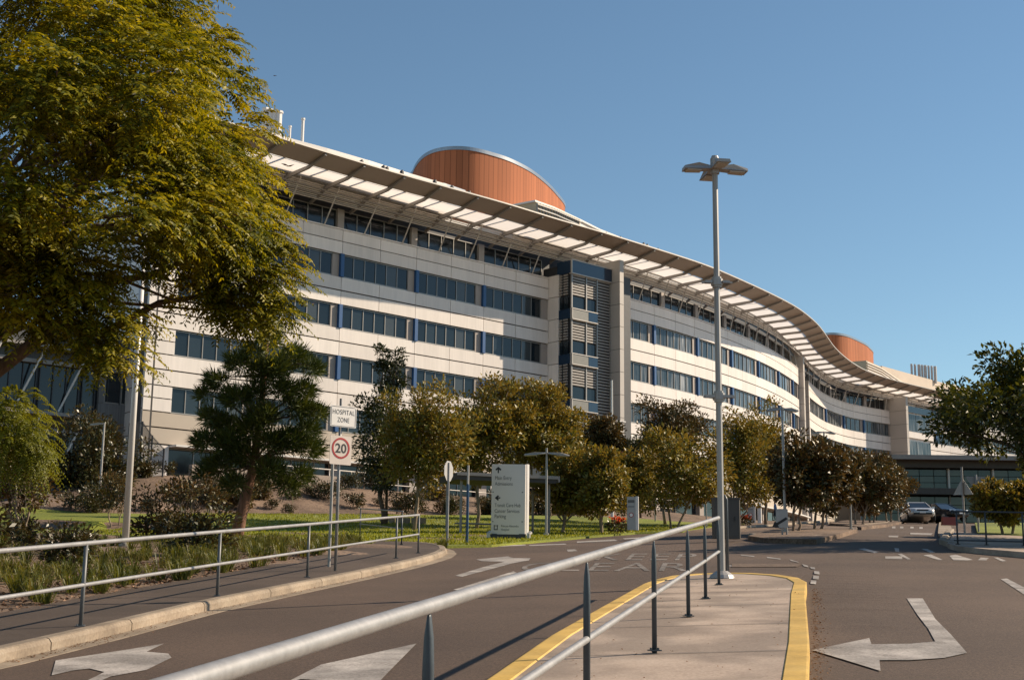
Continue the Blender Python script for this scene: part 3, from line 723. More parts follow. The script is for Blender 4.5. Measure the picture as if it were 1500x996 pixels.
# cantilever ribs, hangers and raking struts, one of each per half bay
pos = 0.0; ribs = []
while pos < OS[-1]-1:
    ribs.append(int(pos/.25)); pos += pitch1/2
for i in ribs:
    i = min(i, len(OC)-1); p = O(i, -4.5); k = int(np.argmin(((FC-p)**2).sum(1))); s = FS[k]
    if not (1.0 < s < s_e4-2): continue
    a = np.array(FP(s, -.6)); b = O(i, -4.4); c = O(i, -2.0); d = O(i, -.05); rb = MB()
    pts = [(*a, 29.02), (*b, 29.86), (*c, 29.98), (*d, 30.42)]; w = np.array([-(d-b)[1], (d-b)[0]]); w = w/np.linalg.norm(w)*.09
    hs = [.2, .26, .2, .1]
    vs = []
    for (x, y, z), h in zip(pts, hs): vs += [(x-w[0], y-w[1], z-h), (x+w[0], y+w[1], z-h), (x+w[0], y+w[1], z+.02), (x-w[0], y-w[1], z+.02)]
    fs = [(0, 1, 2, 3), (15, 14, 13, 12)]
    for q in range(3):
        for e in range(4): fs.append((4*q+e, 4*q+4+e, 4*q+4+(e+1) % 4, 4*q+(e+1) % 4))
    rb.add(vs, fs); hp('rib', rb, M['steel'], can)
    st = MB(); g0 = FP(s+.9, .1); i2 = min(i+4, len(OC)-1); g1 = O(i2, -4.2); st.tube([(*g0, 27.34), (*g1, 29.95)], .055, 6); hp('strut', st, M['steel_light'], can)
    hg = MB(); m0 = O(i, -4.45); hg.tube([(*FP(s, .2), 29.05), (*FP(s, .25), 29.5), (m0[0], m0[1], 30.1)], .04, 6); hp('hanger', hg, M['steel_light'], can)
    i3 = min(i+int(pitch1), len(OC)-1); md = MB(); q0 = O(i3, -4.4); q1 = O(i3, -2.0); md.tube([(*q0, 30.1), (*q1, 30.14)], .06, 4); hp('purlin', md, M['steel'], can)
# small dark fittings standing along the canopy edge
for px_, py_ in ((533, 238), (565, 246), (570, 248), (592, 253), (640, 267), (665, 275), (690, 283), (738, 299), (757, 304), (800, 318), (827, 327), (846, 332), (868, 337), (890, 343), (911, 349), (945, 358), (950, 360), (966, 366)):
    p = at_z(px_, py_+3, OZ+.15); mb = MB(); mb.tube([(p[0]-.16, p[1]-.15, OZ+.12), (p[0]-.16, p[1]-.15, OZ+.3), (p[0]-.1, p[1]-.1, OZ+.42)], [.17, .17, .09], 8); hp('edge_fitting', mb, M['frame_dark'])
# end walls (fins) that stand forward of the glazing
def fin_wall(s0, s1, t1, zb, zt, nrow, name='fin_wall', m='fin_panel', t0=-1.0):
    mb = MB(); h = (zt-zb)/nrow
    for r in range(nrow): cbox(mb, s0, s1, t0, t1, zb+h*r+.02, zb+h*(r+1)-.02)
    o = hp(name, mb, M[m]); k = MB(); cbox(k, s0+.04, s1-.04, t0, t1-.04, zb, zt-.04); hp('core', k, M['panel_back'], o); return o
# stair tower between the first two wings
sa = s_e1
mb = MB(); h = 1.95
for r in range(11): cbox(mb, sa+.02, sa+1.0, -.5, 1.2, 6+h*r+.025, 6+h*(r+1)-.025)
hp('return_wall', mb, M['panel']); 
tw = MB(); cbox(tw, sa+.35, sa+8, -1, 2.35, 4, 28.3); tower = hp('stair_tower', tw, M['frame_dark'])
def tower_face(P, levels, cols, top):
    """P(a, o): plan point a metres along the face, o metres proud of it"""
    def bx(mb, a0, a1, o0, o1, z0, z1):
        q = [P(a0, o0), P(a1, o0), P(a1, o1), P(a0, o1)]; mb.hexa([(*p, z) for z in (z0, z1) for p in q])
    for (a0, a1, kind) in cols:
        z = top
        for lv in range(levels):
            zt = top-ST*lv
            if kind == 'full':
                lb = MB()
                for k in range(15): bx(lb, a0+.06, a1-.06, .04, .13, zt-.26*k-.16, zt-.26*k-.03)
                hp('louvre_bank', lb, M['louvre_grey'], tower)
            else:
                lb = MB()
                for k in range(8): bx(lb, a0+.08, a1-.08, .04, .13, zt-.235*k-.16, zt-.235*k-.03)
                hp('louvre_bank', lb, M['louvre_grey'], tower)
                gb = MB(); bx(gb, a0+.06, a1-.06, .02, .06, zt-3.02, zt-1.95); hp('window', gb, M['glass'], tower)
        fr = MB(); bx(fr, a0-.06, a0+.06, .05, .2, 5, top); 
        if kind != 'side': hp('mullion', fr, M['frame'], tower)
    return bx
ta = FP(sa+.2, 2.4); tb = FP(sa+6.2, 2.4); td = Vector((tb[0]-ta[0], tb[1]-ta[1])).normalized(); tn = Vector((td.y, -td.x))
def Pf(a, o): return (ta[0]+td.x*a+tn.x*o, ta[1]+td.y*a+tn.y*o)
bx = tower_face(Pf, 6, [(.05, 1.85, 'win'), (1.85, 3.2, 'win'), (3.2, 5.0, 'full')], 27.35)
def Ps(a, o): return (ta[0]-tn.x*a-td.x*o, ta[1]-tn.y*a-td.y*o)
bs = tower_face(Ps, 6, [(.1, .75, 'side'), (.75, 1.3, 'side')], 27.35)
mb = MB(); bx(mb, -.1, 5.0, .0, .3, 27.4, 28.5); hp('top_band', mb, M['navy_panel'], tower)
mb = MB(); bx(mb, -.12, 5.0, .0, .34, 28.5, 28.58); bx(mb, -.12, 5.0, .0, .34, 27.32, 27.4); bx(mb, -.14, -.06, 0, .34, 27.4, 28.5); hp('band_frame', mb, M['steel_light'], tower)
mb = MB(); bs(mb, -.2, 1.4, 0, .15, 27.4, 28.5); hp('top_band', mb, M['navy_panel'], tower)
for lv in range(5):
    zt = 27.35-3.06-ST*lv
    mb = MB(); bx(mb, 0, 3.15, .02, .3, zt-.86, zt-.02); hp('band', mb, M['band_grey'], tower)
    mb = MB(); bx(mb, -.04, 3.2, .02, .34, zt-.02, zt+.05); bx(mb, -.04, 3.2, .02, .34, zt-.93, zt-.86); bx(mb, -.06, .0, 0, .34, zt-.86, zt-.02); hp('band_frame', mb, M['steel_light'], tower)
    mb = MB(); bx(mb, 2.0, 3.14, .3, .312, zt-.84, zt-.04); hp('navy_pane', mb, M['navy_panel'], tower)
    mb = MB(); bs(mb, -.1, 1.4, 0, .15, zt-.86, zt-.02); hp('navy_pane', mb, M['navy_panel'], tower)
fin_wall(sa+5.15, sa+5.65, 3.6, 5.4, 29.3, 12)
# slot and end wall between the second and third wings
fin_wall(s_e2+.02, s_e2+.9, .55, 5.4, 29.0, 12)
mb = MB(); cbox(mb, s_e2+.9, s_b3-.02, -2.2, -1.9, 4, 29); hp('recess_wall', mb, M['panel_tan'])
fin_wall(s_b3-.25, s_b3-.02, .06, 5.4, 27.3, 11, 'end_wall', t0=-3)
# third fin and the bay tower beyond it
fin_wall(s_e3+.02, s_e3+.55, 2.7, 5.4, 29.2, 12)
bt = MB(); cbox(bt, s_e3+.6, s_b4-.05, -1, 1.35, 4, 28.3); bay = hp('bay_tower', bt, M['panel'])
for lv in range(5):
    zt = 27.2-ST*lv
    for a in (0, 1):
        w = (s_b4-s_e3-.8)/2; mb = MB(); cbox(mb, s_e3+.75+w*a, s_e3+.65+w*(a+1), 1.36, 1.4, zt-2.6, zt-.1); hp('window', mb, M['blinds'], bay)
    mb = MB(); cbox(mb, s_e3+.6, s_b4+.3, 1.3, 1.65, zt-3.6, zt-2.75); hp('band', mb, M['panel'], bay)
mb = MB(); cbox(mb, s_e3+.6, s_b4+.2, 1.3, 1.6, 27.3, 28.2); hp('top_band', mb, M['navy_panel'], bay)
# terracotta roof drums
def drum(pts, zr, zb, depth):
    P = [at_z(x, y, zr)[:2] for x, y in pts]
    P = [np.array(p) for p in P]; a = P[-1]-P[0]; L = np.linalg.norm(a); a /= L; b = np.array([-a[1], a[0]]); c = (P[0]+P[-1])/2
    for k in range(1, 9):
        th = math.pi*k/9; P.append(c+a*math.cos(th)*L/2+b*math.sin(th)*depth)
    Q = P[-3:]+P+P[:3]; C, S = spline(Q, .3)
    i0 = int(np.argmin(((C[:len(C)//2]-P[0])**2).sum(1))); i1 = len(C)//2+int(np.argmin(((C[len(C)//2:]-P[0])**2).sum(1))); C = C[i0:i1]; C = smooth_curve(np.vstack([C[-8:], C, C[:8]]), 4)[8:-8]
    n = len(C); V = [(*p, zb) for p in C]+[(*p, zr) for p in C]
    off = origin_of(hosp); me = mesh_from('drum', [(x-off.x, y-off.y, z-off.z) for x, y, z in V], [(i, (i+1) % n, n+(i+1) % n, n+i) for i in range(n)], M['terracotta'])
    uv = me.uv_layers.new(name='UVMap'); d = np.r_[0, np.cumsum(np.linalg.norm(np.diff(np.vstack([C, C[:1]]), axis=0), axis=1))]
    for pl in me.polygons:
        i = pl.index; u = [d[i], d[i+1], d[i+1], d[i]]
        for q, li in enumerate(pl.loop_indices): uv.data[li].uv = (u[q], 0 if q < 2 else 1)
    o = bpy.data.objects.new('drum', me); COL.objects.link(o); o.parent = hosp
    cen = C.mean(0); out = cen+(C-cen)*1.008; mb = MB(); mb.add([(*p, zr-.12) for p in out]+[(*p, zr+.2) for p in out]+[(*cen, zr+1.0)], [(i, (i+1) % n, n+(i+1) % n, n+i) for i in range(n)]+[(n+i, n+(i+1) % n, 2*n) for i in range(n)]+[tuple(range(n-1, -1, -1))])
    hp('drum_cap', mb, M['zinc'], o)
drum([(604, 256), (606, 249), (617, 233), (636, 221.5), (664, 217.5), (692, 219), (710.7, 224), (738.7, 232), (757, 240), (776, 250), (794.7, 264), (813, 282), (828, 306)], 38.2, 30.5, 9)
drum([(1190, 494), (1208, 489.5), (1222, 489), (1236.7, 491), (1248, 495), (1266, 503.5), (1273, 509), (1277.7, 519)], 38.2, 30.5, 12)
# plant rooms behind the canopy: a pale roof edge, a grille box beside each drum
def plant(pts, z, depth, zb, m, name='plant_room'):
    P = [np.array(at_z(x, y, z)[:2]) for x, y in pts]; a = P[-1]-P[0]; a /= np.linalg.norm(a); b = np.array([-a[1], a[0]])
    poly = [tuple(p) for p in P]+[tuple(P[-1]+b*depth), tuple(P[0]+b*depth)]
    mb = MB(); mb.prism(poly, zb, z); o = hp(name, mb, m); return o, P, b
plant([(395, 194), (430, 204), (480, 217.5), (540, 235), (600, 254), (655, 270)], 32.4, 9, 30.4, M['roof_white'])
plant([(650, 268), (682, 279)], 32.5, 5, 30.4, M['zinc'])
o, P, b = plant([(786, 296), (812, 305), (832, 314), (850, 322)], 33.2, 7, 30.4, M['tan_grille'])
mb = MB()
for a, c in zip(P[:-1], P[1:]):
    for k in range(6):
        p = a+(c-a)*k/6; mb.box((p[0]-b[0]*.06, p[1]-b[1]*.06, 31.8), .09, .12, 2.6)
    for k in range(7):
        p = (a+c)/2; d = c-a; mb.box((p[0]-b[0]*.1, p[1]-b[1]*.1, 30.7+.38*k), np.linalg.norm(d), .1, .1, math.atan2(d[1], d[0]))
hp('grille', mb, M['frame'], o)
plant([(784, 293), (812, 303), (850, 321), (880, 336), (920, 351.5), (960, 367), (1000, 384.5)], 33.35, 9, 33.2, M['roof_white'], 'plant_roof')
plant([(850, 325), (880, 340), (920, 355), (960, 371), (1000, 388)], 33.2, 8, 30.4, M['roof_white'])
o, P, b = plant([(1269, 528), (1290, 537), (1312, 552), (1335, 566)], 33.5, 8, 30.4, M['tan_grille'])
mb = MB()
for a, c in zip(P[:-1], P[1:]):
    d = c-a; p = (a+c)/2
    for k in range(8): mb.box((p[0]-b[0]*.1, p[1]-b[1]*.1, 30.7+.36*k), np.linalg.norm(d), .12, .14, math.atan2(d[1], d[0]))
hp('grille', mb, M['louvre'], o)
plant([(1292, 536), (1340, 549.5), (1375, 559), (1420, 571)], 35.0, 14, 30.4, M['tan_roof'])
for k, x in enumerate((1335, 1340, 1346, 1350.5, 1355, 1360, 1364.5, 1369.5)):
    r = at_y(x, 533+k*.5, 214); mb = MB(); mb.tube([(r[0], r[1], 34.5), (r[0], r[1], r[2])], .24 if k in (2, 4, 7) else .17, 8); hp('exhaust_stack', mb, M['steel_light'])
for x, y, w in ((389, 161, .22), (396, 163, .2), (402, 166, .2), (409, 166, .26), (425, 187, .1), (444, 176, .13)):
    r = at_y(x, y, 108); mb = MB(); mb.tube([(r[0], r[1], 30.5), (r[0], r[1], r[2])], w, 8); mb.tube([(r[0], r[1], r[2]-.02), (r[0], r[1], r[2]+.14)], w*1.35, 8); hp('roof_flue', mb, M['roof_white'])

# ------------------------------------------------------------------ railings
def railing(name, label, line, zfn, s_posts, h, low, r_top, r_low, m_top, m_post, ext=(0, 0), post_r=.024, flat=True, cat='railing', grp=None):
    """line(s) -> (x, y); posts at s_posts"""
    x0, y0 = line(s_posts[0]); root = thing(name, label, cat, (x0, y0, zfn(x0, y0)), grp)
    a, b = s_posts[0]-ext[0], s_posts[-1]+ext[1]; n = max(6, int(abs(b-a)/.6)); S = [a+(b-a)*i/n for i in range(n+1)]
    def P(s, z): x, y = line(s); return (x, y, zfn(x, y)+z)
    mb = MB(); mb.tube([P(s, h) for s in S], r_top, 14); build('top_rail', mb, m_top, root, smooth=True)
    mb = MB(); mb.tube([P(s, low) for s in S], r_low, 12); build('lower_rail', mb, m_top, root, smooth=True)
    for s in s_posts:
        x, y = line(s); z = zfn(x, y); mb = MB()
        if flat:
            # round tube pressed flat to a spear tip where it meets the top rail
            d = Vector((line(s+.1)[0]-x, line(s+.1)[1]-y, 0)).normalized(); q = Vector((-d.y, d.x, 0)); base = len(mb.v); lv = [(-.07, 1, 1), (.78, 1, 1), (.9, 1.05, .8), (.975, .8, .35), (1, .45, .2)]
            for f, ka, kb in lv:
                for j in range(12):
                    t = 2*math.pi*j/12; p = Vector((x, y, z))+d*(math.cos(t)*post_r*ka)+q*(math.sin(t)*post_r*kb); mb.v.append((p.x, p.y, z+(h-r_top*.6)*f))
            for i in range(len(lv)-1):
                for j in range(12): mb.f.append((base+i*12+j, base+i*12+(j+1) % 12, base+(i+1)*12+(j+1) % 12, base+(i+1)*12+j))
            mb.f.append(tuple(range(base, base+12))); mb.f.append(tuple(base+48+j for j in range(12)))
        else: mb.tube([(x, y, z-.02), (x, y, z+h)], post_r, 10)
        po = build('post', mb, m_post, root, smooth=True)
        mb = MB(); mb.box((x, y, z+.006), .11, .11, .012, .22)
        for dx, dy in ((-.035, -.035), (.035, -.035), (.035, .035), (-.035, .035)): mb.tube([(x+dx, y+dy, z), (x+dx, y+dy, z+.03)], .009, 6)
        build('foot_plate', mb, m_post, po)
    return root
ISL = lambda x, y: R(x, y)+.15
near_line = lambda y: (1.41+.222*(y-13.4), y)
railing('handrail', 'galvanised handrail on grey posts along the near traffic island', near_line, lambda x, y: R(x, y)+.15+.06*max(0, 1-(y-2)/17), [2.2, 5.6, 9.45, 13.4, 17.0, 19.7, 22.5], 1.085, .535, .031, .025, M['galv'], M['post_grey'], (1.2, .12), .025)
_lf = [cast(*p, .15)[:2] for p in ((118, 917), (318, 873), (450, 845.5), (580, 817.5), (612.5, 810))]
_lf = [_lf[0]+(_lf[0]-_lf[1])*1.0, _lf[0]+(_lf[0]-_lf[1])*.0]+_lf[1:]; _ly = [float(p[1]) for p in _lf]; _lx = [float(p[0]) for p in _lf]
def left_line(y):
    if y < _ly[0]: return (_lx[0]+(y-_ly[0])*(_lx[1]-_lx[0])/(_ly[1]-_ly[0]), y)
    return (float(np.interp(y, _ly, _lx)), y)
railing('handrail', 'grey handrail beside the left footpath along the kerb', left_line, ISL, [_ly[0]]+_ly[1:], 1.05, .52, .03, .026, M['galv'], M['fence_post'], (5, .0), .026, False)
_b0 = cast(527, 789.5, .1); _b1 = cast(588, 797.5, .15)
def back_line(s): p = _b0+(_b1-_b0)*s; return (float(p[0]), float(p[1]))
railing('handrail', 'dark handrail behind the footpath bend where the lawn begins', back_line, ISL, [0, 1], 1.05, .5, .022, .018, M['galv'], M['post_grey'], (.02, .02), .024, False)
def right_line(s): return (12.75+s, 39.6+.05*math.sin(s)-s*.35)
right_y = lambda x, y: R(x, y)+.15
railing('handrail', 'black railing on the paved kerb at the right edge of the road', right_line, right_y, [0.2, .95, 1.9, 3.1, 4.3, 5.5], .95, .12, .026, .02, M['frame_dark'], M['frame_dark'], (.1, 2), .026, False)
# ramp balustrade on the terrace at the foot of the building
def terr_line(s): return FP(s, 5.2)
def terr_z(x, y): return T(x, y)+.05
rl = [2.5+3.0*i for i in range(16)]
railing('balustrade', 'pale steel balustrade along the terrace below the building', terr_line, terr_z, rl, 1.15, .45, .05, .035, M['steel_light'], M['steel_light'], (0, .3), .04, False)
mb = MB(); cbox(mb, .5, 13, 5.5, 5.9, 5.5, 8.0); tag(build('retaining_wall', mb, M['retaining'], None, (*FP(6, 5.7), 6.5)), 'rendered retaining wall holding up the terrace left of the bank', 'wall')
# ------------------------------------------------------------------ lamps
def head(mb, c, yaw, L=.62, w=.2, tilt=.06):
    """flat wing-shaped luminaire, longer axis along yaw"""
    ca, sa = math.cos(yaw), math.sin(yaw)
    def P(a, b, z): return (c[0]+ca*a-sa*b, c[1]+sa*a+ca*b, c[2]+z+a*tilt)
    vs = [P(.06, -w*.35, -.03), P(L, -w*.5, -.05), P(L, w*.5, -.05), P(.06, w*.35, -.03), P(.06, -w*.25, .03), P(L*.55, -w*.42, .075), P(L, -w*.4, .01), P(L, w*.4, .01), P(L*.55, w*.42, .075), P(.06, w*.25, .03)]
    mb.add(vs, [(0, 3, 2, 1), (4, 5, 8, 9), (5, 6, 7, 8), (0, 1, 6, 5, 4), (3, 9, 8, 7, 2), (1, 2, 7, 6), (0, 4, 9, 3)])
def lens(mb, c, yaw, L, w, tilt=.06):
    ca, sa = math.cos(yaw), math.sin(yaw); vs = []
    for z in (-.068, -.05):
        for a, b in ((L*.45, -w*.34), (L*.92, -w*.4), (L*.92, w*.4), (L*.45, w*.34)): vs.append((c[0]+ca*a-sa*b, c[1]+sa*a+ca*b, c[2]+z+a*tilt))
    mb.hexa(vs)
b = cast(1057.5, 846, .15); bx0, by0, bz0 = float(b[0]), float(b[1]), float(b[2])
Hm = float(at_y(1047.5, 229, by0)[2])-bz0
lamp = thing('street_lamp', 'tall grey street lamp with four flat heads at the end of the near island', 'street lamp', (bx0, by0, bz0))
mb = MB(); mb.tube([(bx0, by0, bz0), (bx0, by0, bz0+Hm)], [.062, .052], 8); build('pole', mb, M['lamp_pole'], lamp)
mb = MB(); mb.tube([(bx0, by0, bz0-.01), (bx0, by0, bz0+.05), (bx0, by0, bz0+.12)], [.23, .2, .1], 14); build('base_cone', mb, M['lamp_head'], lamp)
mb = MB(); mb.tube([(bx0, by0, bz0+Hm-.35), (bx0, by0, bz0+Hm-.05)], .085, 10); mb.tube([(bx0, by0, bz0+Hm-.05), (bx0, by0, bz0+Hm)], [.075, .06], 10); build('cap', mb, M['lamp_head'], lamp)
for yaw in (math.radians(8), math.radians(98), math.radians(188), math.radians(278)):
    mb = MB(); head(mb, (bx0, by0, bz0+Hm-.24), yaw, .60, .27, -.02); h_ = build('lamp_head', mb, M['lamp_head'], lamp); mb = MB(); lens(mb, (bx0, by0, bz0+Hm-.24), yaw, .60, .27, -.02); build('lens', mb, M['lamp_glass'], h_)
for f, two in ((.688, False), (.415, True)):
    zc = bz0+Hm*f; mb = MB(); mb.tube([(bx0, by0, zc-.1), (bx0, by0, zc+.1)], .085, 10); mb.tube([(bx0, by0, zc-.06), (bx0, by0, zc+.06)], .11, 10); cl = build('clamp', mb, M['lamp_head'], lamp)
    for sgn in (-1, 1):
        mb = MB(); mb.box((bx0+sgn*.16, by0-.03, zc), .2 if two else .13, .1, .05, .1); mb.box((bx0+sgn*.2, by0-.03, zc-.01), .16, .05, .03, .1); build('bracket', mb, M['lamp_head'], cl)
mb = MB(); mb.tube([(bx0+.12, by0+.12, bz0), (bx0+.12, by0+.12, bz0+1.38), (bx0+.09, by0+.12, bz0+1.45), (bx0+.02, by0+.12, bz0+1.46)], .03, 8)
tag(build('guard_post', mb, M['post_grey'], None, (bx0+.12, by0+.12, bz0), smooth=True), 'slender grey post with bent top right beside the tall street lamp', 'post')
# cabinet behind the lamp
q = cast(1064, 789, .1); kx, ky, kz = map(float, q); kw = 38/FPX*ky; kh = 57/FPX*ky
cab = thing('utility_cabinet', 'plain brown grey utility cabinet behind the tall street lamp', 'cabinet', (kx, ky, kz))
mb = MB(); mb.bbox((kx, ky, kz+kh/2), kw, kw*.5, kh, .1, .03); build('body', mb, M['cabinet'], cab)
mb = MB(); mb.bbox((kx, ky, kz+kh+.02), kw*1.04, kw*.56, .05, .1, .03); build('lid', mb, M['cabinet'], cab)
mb = MB(); mb.box((kx-.02, ky-kw*.26, kz+kh*.5), kw*.86, .02, kh*.88, .1); dr = build('door', mb, M['cabinet'], cab); mb = MB(); mb.box((kx+kw*.3, ky-kw*.275, kz+kh*.5), .03, .04, .16, .1); build('handle', mb, M['frame_dark'], dr)
def post_lamp(px, py, ptop, label, heads, L, rad=.05, grp='twin headed path lamps', base_dz=.12, Y=None, headpx=0):
    q = cast(px, py, base_dz) if Y is None else at_y(px, py, Y); x, y, z = map(float, q); t = at_y(px, ptop, y); H = float(t[2])-z
    root = thing('path_lamp', label, 'street lamp', (x, y, z), grp)
    mb = MB(); mb.tube([(x, y, z-.1), (x, y, z+H)], [rad, rad*.8], 10); build('pole', mb, M['lamp_pole'], root)
    mb = MB(); mb.tube([(x, y, z-.02), (x, y, z+.06)], rad*2.2, 10); build('base_plate', mb, M['lamp_head'], root)
    for yaw in heads:
        c = (x, y, z+H-headpx); mb = MB(); head(mb, c, yaw, L, L*.42, -.08); h_ = build('lamp_head', mb, M['lamp_head'], root); mb = MB(); lens(mb, c, yaw, L, L*.42, -.08); build('lens', mb, M['lamp_glass'], h_)
    return root
post_lamp(800, 783, 656, 'twin headed path lamp on the lawn right of the white pylon sign', (.1, math.pi+.1), .95, .055, headpx=.22)
post_lamp(960, 769, 673, 'twin headed path lamp among the magnolias right of the small notice board', (.1, math.pi+.1), .95, .055, headpx=.18)
post_lamp(1150.5, 780, 597, 'lamp with broad head above the arrow sign on the planted island', (.05, math.pi), .62, .06, headpx=.06)
post_lamp(1246.5, 776, 652, 'plain lamp pole at the far tip of the planted island', (1.5,), .5, .055, headpx=.05)
post_lamp(1211, 766, 632, 'lamp with broad head rising out of the brown magnolia crowns', (.05, math.pi), .72, .06, Y=84, headpx=.05)
post_lamp(143, 765, 619, 'short lamp with one pale head in front of the dark bush', (math.pi,), .75, .07, Y=74, headpx=.05)
q = cast(183, 800, .12); x, y, z = map(float, q); t = at_y(209, 395, y)
root = thing('street_lamp', 'tall pale lamp pole in the left garden bed under the big tree', 'street lamp', (x, y, z))
mb = MB(); mb.tube([(x, y, z-.1), (x, y, float(t[2])+1.2)], [.105, .075], 12); build('pole', mb, M['roof_white'], root, smooth=True)
mb = MB(); mb.tube([(x, y, z-.02), (x, y, z+.08)], .19, 12); build('base_plate', mb, M['lamp_head'], root)
hz = float(at_y(200, 523, y)[2]); mb = MB(); mb.tube([(x, y, hz-.05), (x-.25, y, hz)], .03, 8); build('arm', mb, M['lamp_pole'], root); mb = MB(); head(mb, (x-.1, y, hz), math.pi+.05, 1.0, .32, .06); build('lamp_head', mb, M['steel_light'], root)
# ------------------------------------------------------------------ signs
def face_axes(yaw):
    """a sign whose face looks along yaw: ex to the reader's right, n the normal"""
    n = Vector((math.cos(yaw), math.sin(yaw), 0)); ex = Vector((-n.y, n.x, 0)); return ex, Vector((0, 0, 1)), n
def plate(mb, c, ex, ez, n, w, h, th, r=.03):
    c = Vector(c); pts = []
    for sx, sz, a0 in ((1, 1, 0), (-1, 1, 90), (-1, -1, 180), (1, -1, 270)):
        for k in range(5):
            a = math.radians(a0+22.5*k); pts.append((sx*(w/2-r)+r*math.cos(a), sz*(h/2-r)+r*math.sin(a)))
    m = len(pts); mb.add([tuple(c+ex*a+ez*b+n*o) for o in (-th/2, th/2) for a, b in pts], [tuple(range(m-1, -1, -1)), tuple(range(m, 2*m))]+[(i, (i+1) % m, m+(i+1) % m, m+i) for i in range(m)])
q = cast(491, 836, .15); x, y, z = map(float, q); k = y/FPX
sgn = thing('speed_sign', 'HOSPITAL ZONE plate above a red ringed 20 speed sign on a steel pole', 'road sign', (x, y, z))
ex, ez, n = face_axes(math.radians(-90+40))
mb = MB(); mb.tube([(x, y, z-.1), (x, y, z+251*k)], .034, 10); build('pole', mb, M['galv'], sgn, smooth=True)
def zz(py): return float(at_y(498, py, y)[2])
lx = float(at_y(501.5, 611, y)[0]); c1 = Vector((lx, y-.05, zz(611)))+n*.05; ex1, ez1 = ex, ez
mb = MB(); plate(mb, c1, ex1, ez1, n, 45*k, 31*k, .012, .035); p1 = build('plate', mb, M['white_sign'], sgn, label='white HOSPITAL ZONE plate')
mb = MB()
W_, H_ = 45*k, 31*k
for a, b, w_, h_ in ((0, H_*.46, W_*.9, .008), (0, -H_*.46, W_*.9, .008), (W_*.465, 0, .008, H_*.86), (-W_*.465, 0, .008, H_*.86)):
    plate(mb, c1+ex1*a+ez1*b+n*.008, ex1, ez1, n, w_, h_, .003, .0035)
build('border', mb, M['black'], p1)
mb = MB(); put_text(mb, 'HOSPITAL', .15, c1-ex1*(W_*.43)+ez1*.045, ex1, ez1, n, .009, W_*.86, 1.1); put_text(mb, 'ZONE', .15, c1-ex1*(W_*.23)-ez1*.125, ex1, ez1, n, .009, W_*.46, 1.1); build('lettering', mb, M['black'], p1, fix=False)
lx = float(at_y(497.5, 660, y)[0]); c2 = Vector((lx, y-.05, zz(660)))+n*.05
mb = MB(); plate(mb, c2, ex, ez, n, 37*k, 42*k, .012, .03); p2 = build('plate', mb, M['beige_sign'], sgn, label='plate with 20 in a red ring')
mb = MB(); mb.ring(c2+ez*.045+n*.009, n, 12.6*k, 15.4*k, .004, 40); build('red_ring', mb, M['red'], p2)
mb = MB(); put_text(mb, '20', 19*k, c2-ex*(9.8*k)-ez*(6.6*k-.045), ex, ez, n, .009, 19.6*k); build('lettering', mb, M['black'], p2, fix=False)
mb = MB()
for cz in (zz(600), zz(624), zz(643), zz(678)): mb.box((x, y-.03, cz), .1, .05, .035)
build('clamp', mb, M['galv'], sgn)
x2 = float(at_y(486.5, 700, y+1.5)[0]); mb = MB(); mb.tube([(x2, y+1.5, R(x2, y+1.5)+.1), (x2, y+1.5, float(at_y(486, 672, y+1.5)[2]))], .034, 10); tag(build('post', mb, M['lamp_pole'], None, (x2, y+1.5, R(x2, y+1.5)+.1)), 'bare grey post just behind the 20 speed sign pole', 'post')
# the pylon sign at the junction
q = cast(744, 786, .15); x, y, z = map(float, q); y += .3; k = y/FPX; yaw = math.radians(-90-1)
ex, ez, n = face_axes(yaw); PW = 49*k; PH = 105*k; PD = .34
pyl = thing('pylon_sign', 'white pylon sign reading Main Entry with black arrows at the junction', 'direction sign', (x, y, z))
cc = Vector((x, y, 0)); prof = []
for a in np.linspace(-1, 1, 15): prof.append((a*PW/2, PD/2+.06*(1-a*a)))
prof += [(PW/2+.03, PD/2-.04), (PW/2+.05, PD/2-.1), (PW/2+.05, -PD/2), (-PW/2, -PD/2)]
mb = MB(); mb.prism([(cc+ex*a+n*b)[:2] for a, b in prof], z+.1, z+PH); build('board', mb, M['pylon'], pyl)
mb = MB(); mb.prism([(cc+ex*a+n*b)[:2] for a, b in ((PW/2+.053, PD/2-.06), (PW/2+.11, PD/2-.12), (PW/2+.15, PD/2-.22), (PW/2+.15, -PD/2), (PW/2+.053, -PD/2))], z+.08, z+PH+.02); build('edge_strip', mb, M['pylon_side'], pyl)
mb = MB(); mb.box((x, y, z+.03), PW*1.05, PD*1.2, .18, yaw+math.pi/2); build('plinth', mb, M['frame_dark'], pyl)
o0 = cc+n*(PD/2+.062)
def L(py): return z+PH*(785-py)/105.0
def surf(a): return .06*(1-(a/(PW/2))**2)-.06
def pyl_text(mb, body, size, a0, py, width):
    V, Fc = text_mesh(body, size); w_ = max(p[0] for p in V); kk = width/w_
    mb.add([tuple(o0+ex*(a0+p[0]*kk)+n*(surf(a0+p[0]*kk)+.006)+Vector((0, 0, L(py)+p[1]))) for p in V], Fc)
left = -PW*.42
mb = MB()
for body, py, wd in (('Main Entry', 702.5, .50), ('Admissions', 711, .53), ('Transit Care Hub', 742, .77), ('Cancer Services', 750.3, .74), ('Parking', 758, .34)): pyl_text(mb, body, .2, left+.02, py, wd*PW)
build('lettering', mb, M['grey_ink'], pyl, fix=False)
mb = MB(); pyl_text(mb, 'Princess Alexandra', .13, left+.28, 771, .52*PW); pyl_text(mb, 'Hospital', .13, left+.28, 776, .24*PW); build('lettering', mb, M['grey_ink'], pyl, fix=False)
